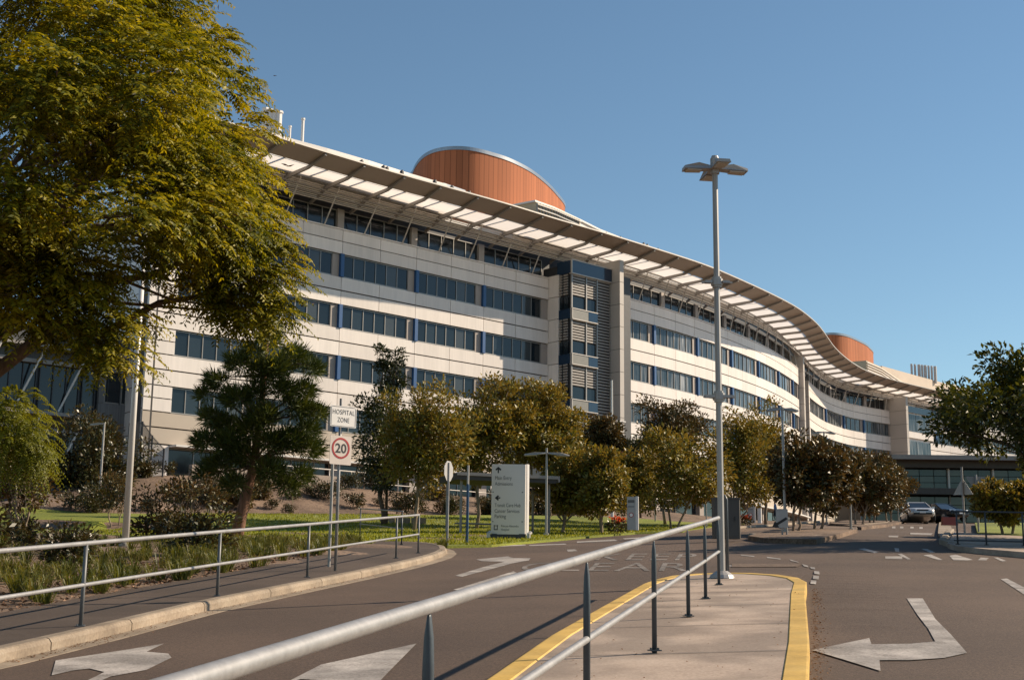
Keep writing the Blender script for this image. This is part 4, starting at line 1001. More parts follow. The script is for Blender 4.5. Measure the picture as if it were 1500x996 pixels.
def bar(mb, a0, p0, a1, p1, w_):
    A = Vector((a0, L(p0))); B = Vector((a1, L(p1))); d = (B-A).normalized(); s = Vector((-d.y, d.x))*w_/2
    mb.add([tuple(o0+ex*q_[0]+n*(surf(q_[0])+.006)+Vector((0, 0, q_[1]))) for q_ in (A-s, B-s, B+s, A+s)], [(0, 1, 2, 3)])
mb = MB(); bar(mb, left+.15, 693, left+.15, 686.5, .05); bar(mb, left+.05, 688.5, left+.165, 684.8, .06); bar(mb, left+.25, 688.5, left+.135, 684.8, .06); build('arrow', mb, M['black'], pyl, fix=False)
mb = MB(); bar(mb, left+.24, 729, left+.08, 729, .05); bar(mb, left+.17, 725.8, left+.05, 729.6, .06); bar(mb, left+.17, 732.2, left+.05, 728.4, .06); build('arrow', mb, M['black'], pyl, fix=False)
mb = MB(); bar(mb, -PW*.47, 720.5, PW*.44, 720.5, .034); bar(mb, -PW*.47, 763, PW*.44, 763, .034); build('rule', mb, M['grey_ink'], pyl, fix=False)
mb = MB()
for a in (-.03, .03): bar(mb, left+.08+a*2, 768, left+.08+a*2, 775, .035)
bar(mb, left, 769, left+.17, 769, .03); bar(mb, left+.02, 774.5, left+.15, 774.5, .04); build('crest', mb, M['grey_ink'], pyl, fix=False)
for dx in (-.75, .8):
    mb = MB(); mb.tube([(x+dx, y-.5, z-.05), (x+dx, y-.5, z+.1), (x+dx+.08, y-.42, z+.16)], .08, 8); tag(build('ground_light', mb, M['steel_light'], None, (x+dx, y-.5, z)), 'small ground spotlight at the %s foot of the white pylon sign' % ('left' if dx < 0 else 'right'), 'spotlight', 'spotlights at the foot of the pylon sign')
# stop sign seen from behind, blue pole
q = cast(655, 797, .12); x, y, z = map(float, q); k = y/FPX
so_ = thing('stop_sign', 'eight sided road sign seen from behind on a pole at the lawn edge', 'road sign', (x, y, z))
mb = MB(); mb.tube([(x, y-.05, z-.1), (x, y-.05, z+118*k)], .04, 10); build('pole', mb, M['galv'], so_)
n = Vector((.92, -.39, 0)); ex = Vector((.39, .92, 0)); c = Vector((x, y, z+106*k)); mb = MB(); P8 = [(math.cos(math.radians(22.5+45*i))*.36, math.sin(math.radians(22.5+45*i))*.36) for i in range(8)]
mb.add([tuple(c+ex*a+Vector((0, 0, b_))+n*o_) for o_ in (-.006, .006) for a, b_ in P8], [tuple(range(7, -1, -1)), tuple(range(8, 16))]+[(i, (i+1) % 8, 8+(i+1) % 8, 8+i) for i in range(8)]); build('plate', mb, M['sign_back'], so_)
q = cast(684, 794, .12); x, y, z = map(float, q); mb = MB(); mb.tube([(x, y, z-.1), (x, y, z+1.95), (x, y, z+2.0)], [.05, .05, .045], 10); bp = build('blue_pole', mb, M['bluepole'], None, (x, y, z)); tag(bp, 'slim blue pole on the lawn left of the white pylon sign', 'pole')
mb = MB(); mb.tube([(x, y, z+2.0), (x, y, z+2.65)], .04, 10); build('pole_top', mb, M['steel_light'], bp, label='pale upper length of the pole')
# notice boards
def notice(px0, px1, ptop, pbot, label, Y=None):
    q = cast((px0+px1)/2, pbot, .15) if Y is None else at_y((px0+px1)/2, pbot, Y); x, y, z = map(float, q); k = y/FPX; w_ = (px1-px0)*k*.85; h_ = (pbot-ptop)*k; ex, ez, n = face_axes(math.radians(-104))
    r_ = thing('notice_board', label, 'notice board', (x, y, z), 'grey notice boards with a red ring')
    mb = MB(); c = Vector((x, y, z+h_/2)); plate(mb, c, ex, ez, n, w_, h_, .1, .02); build('board', mb, M['sign_back'], r_)
    mb = MB(); plate(mb, c+ex*(w_/2+.07), ex, ez, n, .12, h_*1.02, .12, .02); build('edge_post', mb, M['pylon_side'], r_)
    mb = MB(); mb.ring(c-ez*h_*.05+n*.054, n, w_*.22, w_*.3, .006, 24); build('red_ring', mb, M['red'], r_)
    mb = MB(); mb.disc(c-ez*h_*.05+n*.052, n, w_*.21, .004); build('pale_disc', mb, M['white_sign'], r_)
    mb = MB(); plate(mb, c+ez*h_*.36+n*.053, ex, ez, n, w_*.8, .12, .005, .01); plate(mb, c+ez*h_*.2+n*.053, ex, ez, n, w_*.8, .035, .005, .01); build('heading_strip', mb, M['grey_ink'], r_)
notice(918, 932, 728, 776, 'grey notice board with red ring beside the near red flowers', 57)
notice(1095, 1105, 737, 768, 'grey notice board with red ring behind the planted island', 92)
# pedestrian warning disc, keep-left sign, give-way signs
q = at_y(1035, 765, 72); x, y, z = map(float, q); z = R(x, y)+.1; zc = float(at_y(1035, 714, y)[2]); k = y/FPX
r_ = thing('warning_sign', 'round ochre warning sign with black walking legs in front of the trees', 'road sign', (x, y, z)); mb = MB(); mb.tube([(x, y+.05, z-.1), (x, y+.05, zc+.2)], .035, 8); build('pole', mb, M['galv'], r_)
n = Vector((0, -1, 0)); mb = MB(); mb.disc((x, y, zc), n, 11*k, .02); build('disc', mb, mat('ochre sign face', (.34, .26, .11), .5), r_)
mb = MB()
for s_ in (-1, 1): mb.box((x+s_*.1, y-.02, zc), .09, .012, .42, 0, 0, s_*-.42)
build('legs_symbol', mb, M['black'], r_)
q = cast(1151.5, 783, .15); x, y, z = map(float, q); k = y/FPX; r_ = thing('keep_left_sign', 'weathered keep left sign with black diagonal arrow on the planted island', 'road sign', (x-.12, y-.3, z))
x -= .12; y -= .3; ex, ez, n = face_axes(math.radians(-97)); mb = MB()
for dx in (-.06, .1): mb.tube([(x+dx, y+.06, z-.1), (x+dx, y+.06, z+22*k)], .035, 8)
build('pole', mb, M['galv'], r_); c = Vector((x-3*k, y, z+23*k)); mb = MB(); plate(mb, c, ex, ez, n, 17*k, 27*k, .015, .05); pl_ = build('plate', mb, M['sign_back'], r_)
mb = MB(); d = (ex*1+ez*.62).normalized(); s_ = ez.cross(n).normalized(); sd = n.cross(d)
a0 = c-d*.2-ez*.1+n*.012; mb.add([tuple(a0+sd*.045), tuple(a0-sd*.045), tuple(a0+d*.4-sd*.045), tuple(a0+d*.4+sd*.045)], [(0, 1, 2, 3)]); a1 = a0-d*.02; mb.add([tuple(a1+sd*.14+d*.02), tuple(a1-sd*.14+d*.02), tuple(a1-d*.2)], [(0, 1, 2)]); build('arrow', mb, M['black'], pl_, fix=False)
def triangle_sign(px, pbase, ptop, psign, label, size, Y, face, m='sign_back', inv=True):
    x, y, z = map(float, at_y(px, pbase, Y)); z = R(x, y)+.1; zt = float(at_y(px, ptop, Y)[2]); zc = float(at_y(px, psign, Y)[2]); r_ = thing('give_way_sign', label, 'road sign', (x, y, z)); n = Vector(face).normalized(); ex = Vector((-n.y, n.x, 0)); c = Vector((x, y, zc))+n*.05
    mb = MB(); mb.tube([(x, y, z-.1), (x, y, zt)], .04, 8); build('pole', mb, M['galv'] if m != 'white_sign' else M['lamp_pole'], r_)
    P3 = [(-.5, .43), (.5, .43), (0, -.43)] if inv else [(-.5, -.43), (.5, -.43), (0, .43)]
    mb = MB(); mb.add([tuple(c+ex*a*size+Vector((0, 0, b_*size))+n*o_) for o_ in (-.007, .007) for a, b_ in P3], [(2, 1, 0), (3, 4, 5), (0, 1, 4, 3), (1, 2, 5, 4), (2, 0, 3, 5)]); build('plate', mb, M[m], r_)
    if m == 'white_sign':
        mb = MB(); P6 = [(a*.98, b_*.98) for a, b_ in P3]+[(a*.58, b_*.58+.03) for a, b_ in P3]; mb.add([tuple(c+ex*a*size+Vector((0, 0, b_*size))+n*.011) for a, b_ in P6], [(0, 1, 4, 3), (1, 2, 5, 4), (2, 0, 3, 5)]); build('red_border', mb, M['red'], r_)
    return r_
triangle_sign(1433.5, 775, 695, 710, 'inverted triangle sign seen from behind on a thin pole by the right lawn', .78, 54, (0, 1, 0))
triangle_sign(1413, 775, 684, 712, 'triangle sign seen from behind on a pale pole nearest the black railing', .72, 50, (.55, .85, 0), inv=False)
triangle_sign(1316.5, 765, 718, 733, 'small red and white triangle sign left of the silver car', .62, 88, (.25, -1, 0), 'white_sign')
x, y, z = map(float, at_y(1113, 770, 90)); z = R(x, y)+.1; mb = MB(); mb.tube([(x, y, z-.05), (x, y, z+1.25), (x, y, z+1.32)], [.14, .14, .08], 10); bo = build('bollard', mb, M['white_sign'], None, (x, y, z)); tag(bo, 'white bollard with dark band behind the planted island', 'bollard'); mb = MB(); mb.tube([(x, y, z+.95), (x, y, z+1.1)], .145, 10); build('band', mb, M['black'], bo)
# low red barrier by the median
x, y, z = map(float, cast(1391, 769, .15)); k = y/FPX; mb = MB()
mb.hexa([(x-11*k, y-.2, z), (x+11*k, y-.2, z), (x+11*k, y+.2, z), (x-11*k, y+.2, z), (x-10.6*k, y-.08, z+.42), (x+10.6*k, y-.08, z+.42), (x+10.6*k, y+.08, z+.42), (x-10.6*k, y+.08, z+.42)]); ba = build('barrier', mb, M['red_barrier'], None, (x, y, z)); tag(ba, 'low red plastic barrier beside the dark parked car', 'barrier')
mb = MB(); mb.box((x-6*k, y-.02, z+.44), .3, .12, .05); build('cap', mb, M['frame_dark'], ba)
# bus shelter behind the pylon sign
x0, y0, _ = map(float, at_y(722, 705, 60.5)); zs = T(x0, y0); zr = float(at_y(722, 702, 60.5)[2]); sh = thing('bus_shelter', 'dark flat roofed shelter partly behind the white pylon sign', 'shelter', (x0, y0, zs))
mb = MB(); rz = .35; ca, sa_ = math.cos(rz), math.sin(rz)
def SL(a, b_): return (x0+ca*a-sa_*b_, y0+sa_*a+ca*b_)
def shb(mb, a0, a1, b0, b1, z0, z1, z2=None):
    z2 = z1 if z2 is None else z2; mb.hexa([(*SL(a, b_), zz_) for zz_, lev in ((z0, 0), (z1, 1)) for a, b_ in ((a0, b0), (a1, b0), (a1, b1), (a0, b1))])
shb(mb, -2.1, 2.6, -1.3, 1.3, zr-.18, zr+.12); rf = build('roof', mb, M['shelter'], sh); mb = MB(); shb(mb, 2.6, 2.68, -1.34, 1.34, zr-.12, zr+.14); shb(mb, -2.1, 2.6, -1.36, -1.3, zr+.0, zr+.14); build('gutter', mb, M['pier'], rf)
for a in (-1.8, .4, 2.3):
    for b_ in (-1.0, 1.0):
        mb = MB(); p = SL(a, b_); mb.tube([(*p, zs-.6), (*p, zr-.15)], .06, 8); build('post', mb, M['steel'], sh)
mb = MB(); shb(mb, -1.5, 2.0, .4, .8, zs+.42, zs+.48); build('bench', mb, M['steel'], sh)
# flagpole with a yard arm and two drooping flags
x, y, _ = map(float, at_y(896.5, 700, 96)); z = T(x, y); zt = float(at_y(896.5, 557, 96)[2]); fl = thing('flagpole', 'white flagpole with a cross arm in front of the stair tower', 'flagpole', (x, y, z))
mb = MB(); mb.tube([(x, y, z-.2), (x, y, zt)], [.11, .07], 10); build('mast', mb, M['roof_white'], fl)
za = float(at_y(896.5, 616, 96)[2]); mb = MB(); mb.tube([(x-1.1, y-.9, za+.0), (x+1.05, y+.9, za+.02)], .06, 8); build('yard_arm', mb, M['roof_white'], fl)
def flag(px, py, h_, label, cols):
    fx, fy, fz = map(float, at_y(px, py, 95.5)); vs = []; fs = []; nu, nv = 7, 10
    for j in range(nv+1):
        for i in range(nu+1):
            u = i/nu; v = j/nv; vs.append((fx+u*.45+.1*math.sin(u*9+v*2), fy+.16*math.cos(u*9+v), fz-v*h_-u*.55*(1-.3*v)))
    for j in range(nv):
        for i in range(nu): a = j*(nu+1)+i; fs.append((a, a+1, a+nu+2, a+nu+1))
    me = mesh_from('flag', [(a-fx, b_-fy, c-fz) for a, b_, c in vs], fs, M[cols[0]], True); me.materials.append(M[cols[1]])
    for p in me.polygons: p.material_index = 1 if (p.index//nu) % 5 in (1, 2) else 0
    o = bpy.data.objects.new('flag', me); o.location = (fx, fy, fz); COL.objects.link(o); tag(o, label, 'flag', 'flags on the cross arm')
flag(902, 652, 1.0, 'drooping red and white flag nearer the flagpole', ('red', 'white_sign')); flag(914, 657, .9, 'drooping dark red flag to the right of the other flag', ('red', 'bluepole'))
# mesh fence on the left below the flank
fe = thing('mesh_fence', 'black mesh security fence at the foot of the building flank', 'fence', (*at_y(200, 700, 84)[:2].tolist(), 6.5))
fpts = [at_y(185, 700, 86)[:2], at_y(204, 700, 85)[:2], at_y(219, 705, 83)[:2], at_y(237, 715, 81)[:2]]; ftop = [8.7+2.0, 8.7+2.0, 9.6, 8.6]
for p, tz in zip(fpts, ftop):
    mb = MB(); mb.tube([(p[0], p[1], 5), (p[0], p[1], tz)], .06, 6); build('post', mb, M['frame_dark'], fe)
mb = MB()
for (a, ta), (c, tc_) in zip(list(zip(fpts, ftop))[:-1], list(zip(fpts, ftop))[1:]):
    for i in range(1, 14):
        p = a+(c-a)*i/14; tz = ta+(tc_-ta)*i/14; mb.box((p[0], p[1], (6+tz)/2), .025, .025, tz-6)
    for i in range(6):
        z0 = 6.2+(ta-6.3)*i/5; z1 = 6.2+(tc_-6.3)*i/5; mb.tube([(a[0], a[1], z0), (c[0], c[1], z1)], .018, 4)
build('mesh_panel', mb, M['frame_dark'], fe)
mb = MB(); x, y, z = map(float, at_y(568, 757, 70)); z = T(x, y)
for k in range(3): mb.box((x+.8*k, y-.1*k, z+.08), .75, .4, .36, .05*k)
tag(build('stone_blocks', mb, M['stone'], None, (x, y, z)), 'low row of sandstone blocks at the back of the lawn', 'stone edging')

# ------------------------------------------------------------------ dark building on the left and the glazed entry on the right
A = Vector((-34.5, 84.2, 0)); Bd = Vector((.742, .67, 0)).normalized(); Bn = Vector((Bd.y, -Bd.x, 0)); LB = 12.1
wing = thing('clinic_wing', 'dark three storey wing with raking white sun struts left of the main block', 'building', (A.x, A.y, 7))
def wb(mb, a0, a1, o0, o1, z0, z1):
    mb.hexa([tuple(A+Bd*a+Bn*o+Vector((0, 0, z))) for z in (z0, z1) for a, o in ((a0, o1), (a1, o1), (a1, o0), (a0, o0))])
mb = MB(); wb(mb, -22, LB, -12, -.4, 4, 16.9); build('wall', mb, M['dark_clad'], wing)
mb = MB(); wb(mb, -22, LB-3.0, -.38, .5, 16.0, 17.1); build('fascia', mb, M['dark_clad'], wing)
mb = MB(); wb(mb, LB-2.98, LB, -.38, .1, 15.4, 17.1); build('fascia', mb, M['dark_clad'], wing)
for z in (15.75, 11.35): mb = MB(); wb(mb, -22, LB-3.0, -.38, .7, z, z+.22); build('sun_ledge', mb, M['steel'], wing)
mb = MB(); wb(mb, LB-2.98, LB, -.38, -.05, 4, 12.6); build('ribbed_wall', mb, M['mid_clad'], wing)
mb = MB(); wb(mb, LB-2.98, LB-2.6, -.37, -.06, 12.62, 15.38); build('jamb', mb, M['mid_clad'], wing)
mb = MB(); wb(mb, LB-.2, LB, -.37, -.06, 12.62, 15.38); build('jamb', mb, M['mid_clad'], wing)
for a in (LB-2.55, LB-1.35):
    mb = MB(); wb(mb, a, a+1.1, -.39, -.25, 12.65, 15.3); o = build('window', mb, M['glass'], wing); mb = MB(); wb(mb, a-.03, a+.05, -.25, -.1, 12.62, 15.35); wb(mb, a+.06, a+1.05, -.25, -.1, 12.62, 12.72); build('frame', mb, M['frame'], o)
for zlo, zhi in ((11.7, 15.6), (7.2, 11.2)):
    a = -21.5
    while a < LB-3.6:
        mb = MB(); wb(mb, a, a+2.7, -.39, -.3, zlo, zhi-.9); o = build('window', mb, M['glass_dark'], wing); mb = MB()
        for k in range(4): wb(mb, a+.9*k-.03, a+.9*k+.03, -.3, -.2, zlo, zhi-.9)
        build('mullion', mb, M['frame_dark'], o)
        mb = MB(); wb(mb, a, a+2.7, -.3, .1, zhi-.85, zhi-.6); build('blind_box', mb, M['steel'], wing)
        mb = MB(); p0 = A+Bd*(a-.1)+Bn*.6+Vector((0, 0, zhi+.1)); p1 = A+Bd*(a-1.5)+Bn*-.3+Vector((0, 0, zlo+.05)); mb.tube([p1, p0], .075, 6); build('strut', mb, M['roof_white'], wing)
        a += 2.95
# entry pavilion
P0 = at_y(1283, 672, 122); px0 = float(P0[0]); yP = 122.0; zg = R(px0+10, yP); zt = float(at_y(1330, 670.5, yP)[2])
pav = thing('entry_pavilion', 'low glazed entry pavilion with green glass at the end of the road', 'building', (px0+12, yP, zg))
X0, X1 = px0-1.5, px0+36
def pb(mb, x0, x1, y0, y1, z0, z1): mb.hexa([(x, y, z) for z in (z0, z1) for x, y in ((x0, y0), (x1, y0), (x1, y1), (x0, y1))])
mb = MB(); pb(mb, X0-1.5, X1, yP-2.2, yP+16, zt-.28, zt); rf = build('roof', mb, M['brown_panel'], pav); mb = MB(); pb(mb, X0-1.55, X1, yP-2.27, yP-2.2, zt-.34, zt+.05); build('fascia', mb, M['steel'], rf)
mb = MB(); pb(mb, X0-.5, X1, yP-1.0, yP+14, zt-.95, zt-.3); build('bulkhead', mb, M['shelter'], pav)
h_ = zt-zg; zm = zg+h_*.42
mb = MB(); pb(mb, X0-1, X1, yP-1.6, yP+12, zm, zm+.55); build('floor_slab', mb, M['shelter'], pav)
mb = MB(); pb(mb, X0+.5, X1, yP+1.5, yP+12, zg-.5, zt-.96); build('core', mb, M['frame_dark'], pav)
x = X0
while x < X1-2:
    for lo, hi in ((zg+.1, zm-.05), (zm+.6, zt-1.0)):
        nrow = 3; mb = MB()
        for r in range(nrow):
            for c in range(3):
                xa = x+.08+1.3*c; za = lo+(hi-lo)*r/nrow; zb_ = lo+(hi-lo)*(r+1)/nrow-.05; mb.add([(xa, yP, za), (xa+1.24, yP, za), (xa+1.24, yP, zb_), (xa, yP, zb_)], [(0, 1, 2, 3)])
        build('glazing', mb, M['glass_green'], pav, fix=False)
    mb = MB(); pb(mb, x-.16, x+.0, yP-.3, yP+.1, zm+.56, zt-.96); build('column', mb, M['steel_light'], pav)
    mb = MB(); pb(mb, x-.1, x+.02, yP-.2, yP+.1, zg, zm-.01); build('column', mb, M['steel'], pav)
    x += 4.0

# ------------------------------------------------------------------ vegetation
def unit(a): return a/np.maximum(np.linalg.norm(a, axis=-1, keepdims=True), 1e-9)
def quads_object(name, V, m, parent=None, off=None, extra=None):
    """V: (n, 4, 3) quads in world coordinates"""
    n = len(V); me = bpy.data.meshes.new(name); me.vertices.add(4*n); me.loops.add(4*n); me.polygons.add(n)
    o = np.array(off if off is not None else (0, 0, 0), float)
    me.vertices.foreach_set('co', (V.reshape(-1, 3)-o).astype(np.float32).ravel())
    me.loops.foreach_set('vertex_index', np.arange(4*n, dtype=np.int32)); me.polygons.foreach_set('loop_start', np.arange(0, 4*n, 4, dtype=np.int32))
    me.polygons.foreach_set('loop_total', np.full(n, 4, dtype=np.int32)); me.update(calc_edges=True); me.validate(); me.materials.append(m)
    ob = bpy.data.objects.new(name, me); COL.objects.link(ob)
    if parent is not None: ob.parent = parent
    else: ob.location = tuple(o)
    return ob
def leaf_quads(P, D, N, L, W):
    D = unit(D); S = unit(np.cross(D, N)); N2 = np.cross(S, D); L = np.broadcast_to(L, (len(P),))[:, None]; W = np.broadcast_to(W, (len(P),))[:, None]
    mid = P+D*L*.5+N2*W*.18
    return np.stack([P, mid+S*W*.5, P+D*L-N2*L*.12, mid-S*W*.5], 1)
def clump_points(c, r, rz, n, rng, shell=.5):
    d = unit(rng.normal(size=(n, 3))); rad = rng.uniform(0, 1, n)**shell; return c+d*rad[:, None]*np.array([r, r, rz]), d
def crown_centres(C, rad, n, rng, down=None, hollow=.45):
    d = unit(rng.normal(size=(n, 3))); rr = rng.uniform(0, 1, n)**hollow; lob = 1+.22*np.sin(d[:, 0]*4+C[0])*np.sin(d[:, 1]*3.5+C[1]*2)+.16*np.sin(d[:, 2]*6+d[:, 0]*3+C[0]*3); p = d*(rr*lob)[:, None]*np.array(rad)
    if down is not None: p[:, 2] = np.where(p[:, 2] < 0, p[:, 2]*down/rad[2], p[:, 2])
    return np.array(C)+p
def wiggle(a, b, rng, k=4, amp=.06):
    a = Vector(a); b = Vector(b); L = (b-a).length; return [tuple(a+(b-a)*(i/k)+Vector(rng.normal(size=3))*amp*L*(0 if i in (0, k) else 1)) for i in range(k+1)]
def tree(label, base, C, rad, ncl, clr, nleaf, LW, m_leaf, m_bark, tr, stems=1, seed=0, grp=None, down=None, name='magnolia_tree', cat='tree', nbr=14, centres=None, up=.25, lean=(0, 0), hollow=.45):
    rng = np.random.default_rng(seed); base = tuple(map(float, base)); root = thing(name, label, cat, base, grp)
    cs = crown_centres(C, rad, ncl, rng, down, hollow) if centres is None else np.array(centres)
    if rad[2] > 1.5 and name == 'magnolia_tree': cs = cs[cs[:, 2]-clr*.5 > base[2]+.85]
    V = []
    for c in cs:
        r = clr*rng.uniform(.55, 1.3); n = max(6, int(nleaf*(r/clr)**2)); P, d = clump_points(c, r, r*.8, n, rng)
        out = unit(c-np.array(C)+1e-6)
        D = d*.8+out*.45+rng.normal(size=(n, 3))*.55+np.array([0, 0, up]); N = np.array([0, 0, .8])+out*.5+d*.3+rng.normal(size=(n, 3))*.5
        V.append(leaf_quads(P, D, N, LW[0]*rng.uniform(.6, 1.25, n), LW[1]*rng.uniform(.7, 1.2, n)))
    cr_ = quads_object('crown', np.concatenate(V), m_leaf, root, base)
    # trunk(s) and limbs
    C = np.array(C, float); zf = C[2]-(down if down else rad[2])*.55
    for s in range(stems):
        a = 2*math.pi*s/stems+seed; b0 = Vector(base)+Vector((math.cos(a), math.sin(a), 0))*(.16*(stems > 1)); f = Vector((C[0]*.6+base[0]*.4+math.cos(a)*rad[0]*.3*(stems > 1), C[1]*.6+base[1]*.4+math.sin(a)*rad[1]*.3*(stems > 1), zf))
        pts = wiggle(b0-Vector((0, 0, .15)), f, rng, 4, .035)+[tuple(C+np.array([rng.normal()*rad[0]*.2, rng.normal()*rad[1]*.2, rad[2]*.35]))]
        mb = MB(); q = tr*(1 if stems == 1 else .62); mb.tube(pts, [q*1.25, q, q*.92, q*.84, q*.72, q*.2], 8); t_ = build('trunk', mb, m_bark, root, smooth=True)
        mb = MB()
        for c in cs[rng.permutation(len(cs))[:max(2, nbr//stems)]]:
            i = rng.integers(2, 5); mb.tube(wiggle(pts[i], tuple(c), rng, 3, .07), [q*.42, q*.3, q*.2, q*.07], 5)
        build('limb', mb, m_bark, t_, smooth=True)
    return root
# -- the big pinnate-leaved tree that fills the upper left
def frond_quads(P, D, L, npair, ll, lw, rng, droop=.5):
    n = len(P); D = unit(D); S = unit(np.cross(D, np.array([0, 0, 1.0]))+1e-6); out = []
    for k in range(npair):
        f = (k+.7)/npair; p = P+D*(L*f)[:, None]; p = p-np.array([0, 0, 1])*(droop*L*f*f)[:, None]
        t = unit(D-np.array([0, 0, 1])*(2*droop*f))
        for s in (-1, 1):
            d = unit(S*s*.9+t*.55+rng.normal(size=(n, 3))*.16-np.array([0, 0, .18])); N = unit(np.cross(t, S*1.0))*-1+rng.normal(size=(n, 3))*.3
            sc = (1-.55*abs(f-.45))*rng.uniform(.8, 1.15, n); out.append(leaf_quads(p, d, N, ll*sc, lw*sc))
    return np.concatenate(out)
rng = np.random.default_rng(5)
TC = np.array([-12.2, 26.5, 6.9]); tb_ = (-12.6, 26.6, T(-12.6, 26.6))
big = thing('shade_tree', 'huge yellow green shade tree filling the upper left of the view', 'tree', tb_)
cs = []
def proj(P):
    x, y, z = P; d = y*cp+z*sp; v = z*cp-y*sp; return 750+FPX*(x*cr+v*sr)/d, 498-FPX*(-x*sr+v*cr)/d
EDGE = ([-900, -300, 0, 80, 160, 210, 260, 300, 380, 480, 900], [0, 190, 345, 395, 425, 415, 430, 440, 458, 440, 440])
for k in range(370):
    d = unit(rng.normal(size=3)); rr = rng.uniform(.2, 1)**.28; up_ = 8.4 if d[2] > 0 else 2.3
    cs.append(TC+d*rr*np.array([8.0, 7.2, up_])*(1+.07*math.sin(7*d[0]+5*d[1]+3*d[2])))
    q_ = proj(cs[-1])
    if q_[1] > 375 or (q_[1] > 330 and 150 < q_[0] < 290) or q_[0] > np.interp(q_[1], *EDGE)-112: cs.pop()
NG = len(cs)
for px, py, Y in ((150, 505, 24), (110, 470, 23.5), (130, 530, 24), (165, 540, 24), (60, 450, 24), (30, 480, 23), (75, 500, 24), (395, 462, 26), (428, 420, 26), (372, 455, 26.4), (350, 440, 26), (425, 465, 26), (300, 420, 26), (410, 350, 26), (10, 430, 23), (425, 385, 26.2), (335, 400, 25.8), (300, 365, 25), (405, 300, 26), (395, 260, 26), (90, 420, 23.5), (40, 400, 23.5), (140, 440, 24), (20, 470, 23.5), (385, 190, 26), (370, 130, 26), (340, 60, 26), (415, 330, 26), (385, 330, 25.5), (345, 300, 25), (380, 400, 25.5), (280, 330, 24.5), (360, 230, 25.5), (120, 400, 23), (60, 380, 23), (180, 380, 24), (370, 430, 26), (165, 480, 24)): cs.append(at_y(px-(30 if px > 290 else 0), py-(6 if py > 395 and px > 200 else (24 if px < 200 and py > 430 else 0)), Y))
cs = np.array(cs); V = []; pods = []
for c in cs:
    r = rng.uniform(.65, 1.2) if len(V) < NG else rng.uniform(.42, .66); n = int(105*r*r)+18
    P, d = clump_points(c, r, r*.62, n, rng, .45); out = unit(c-TC+np.array([0, 0, .5])); D = d*.7+out*.55+rng.normal(size=(n, 3))*.35; D[:, 2] = D[:, 2]*.5-.05
    V.append(frond_quads(P, D, rng.uniform(.34, .6, n), 9, .15, .052, rng, .45))
    if rng.uniform() < .55 and c[2] > 4.6:
        m_ = rng.integers(3, 12); q = c+out*r*.8+rng.normal(size=(m_, 3))*.2; pods.append(leaf_quads(q, rng.normal(size=(m_, 3))*.5+np.array([0, 0, -.5])+out*.5, rng.normal(size=(m_, 3)), rng.uniform(.1, .22, m_), .035))
quads_object('crown', np.concatenate(V), M['leaf_big'], big, tb_)
quads_object('seed_pods', np.concatenate(pods), mat_leaf('purple brown pod', [(.05, .025, .018), (.11, .05, .04)], None, .1), big, tb_)
mb = MB(); pts = [tb_, (-12.5, 26.6, 1.8), (-12.3, 26.5, 3.6), (-12.1, 26.5, 5.5)]; mb.tube(pts, [.42, .34, .3, .26], 12); tk = build('trunk', mb, M['bark'], big, smooth=True)
for tgt in [tuple(at_y(330, 345, 25.5)), tuple(at_y(455-60, 420, 26)), tuple(at_y(120, 200, 24)), tuple(at_y(300, 120, 26)), tuple(at_y(60, 470, 23.5)), (-18, 27, 9), (-15, 31, 9), (-13, 21, 9)]:
    mb = MB(); w_ = wiggle((-12.2, 26.5, 4.2), tgt, rng, 5, .035); mb.tube(w_, [.2, .16, .12, .09, .06, .025], 8); lm = build('limb', mb, M['bark'], tk, smooth=True)
mb = MB()
for c in cs[rng.permutation(len(cs))[:90]]:
    a = TC+(c-TC)*.45; mb.tube(wiggle(tuple(a), tuple(c), rng, 3, .06), [.05, .04, .025, .01], 5)
build('twig', mb, M['bark'], tk, smooth=True)
# feathery sapling at the left edge
rng = np.random.default_rng(8); b_ = (-8.9, 21.5, T(-8.9, 21.5)); sap = thing('feathery_sapling', 'bright feathery yellow green sapling at the left edge behind the handrail', 'tree', b_); V = []
for px, py, r in ((25, 600, .42), (-10, 620, .5), (40, 635, .35), (15, 655, .42), (45, 672, .25), (-40, 590, .45), (-70, 640, .5), (50, 655, .22)):
    c = at_y(px, py, 21.3); n = int(330*r*r)+40; P, d = clump_points(c, r, r*.8, n, rng); D = d+np.array([.35, 0, .05])+rng.normal(size=(n, 3))*.3; V.append(frond_quads(P, D, rng.uniform(.25, .42, n), 12, .075, .022, rng, .7))
quads_object('crown', np.concatenate(V), M['leaf_fern'], sap, b_)
mb = MB(); mb.tube([b_, (-8.7, 21.4, 1.2), tuple(at_y(-20, 600, 21.3))], [.05, .04, .02], 7); build('trunk', mb, M['bark'], sap, smooth=True)
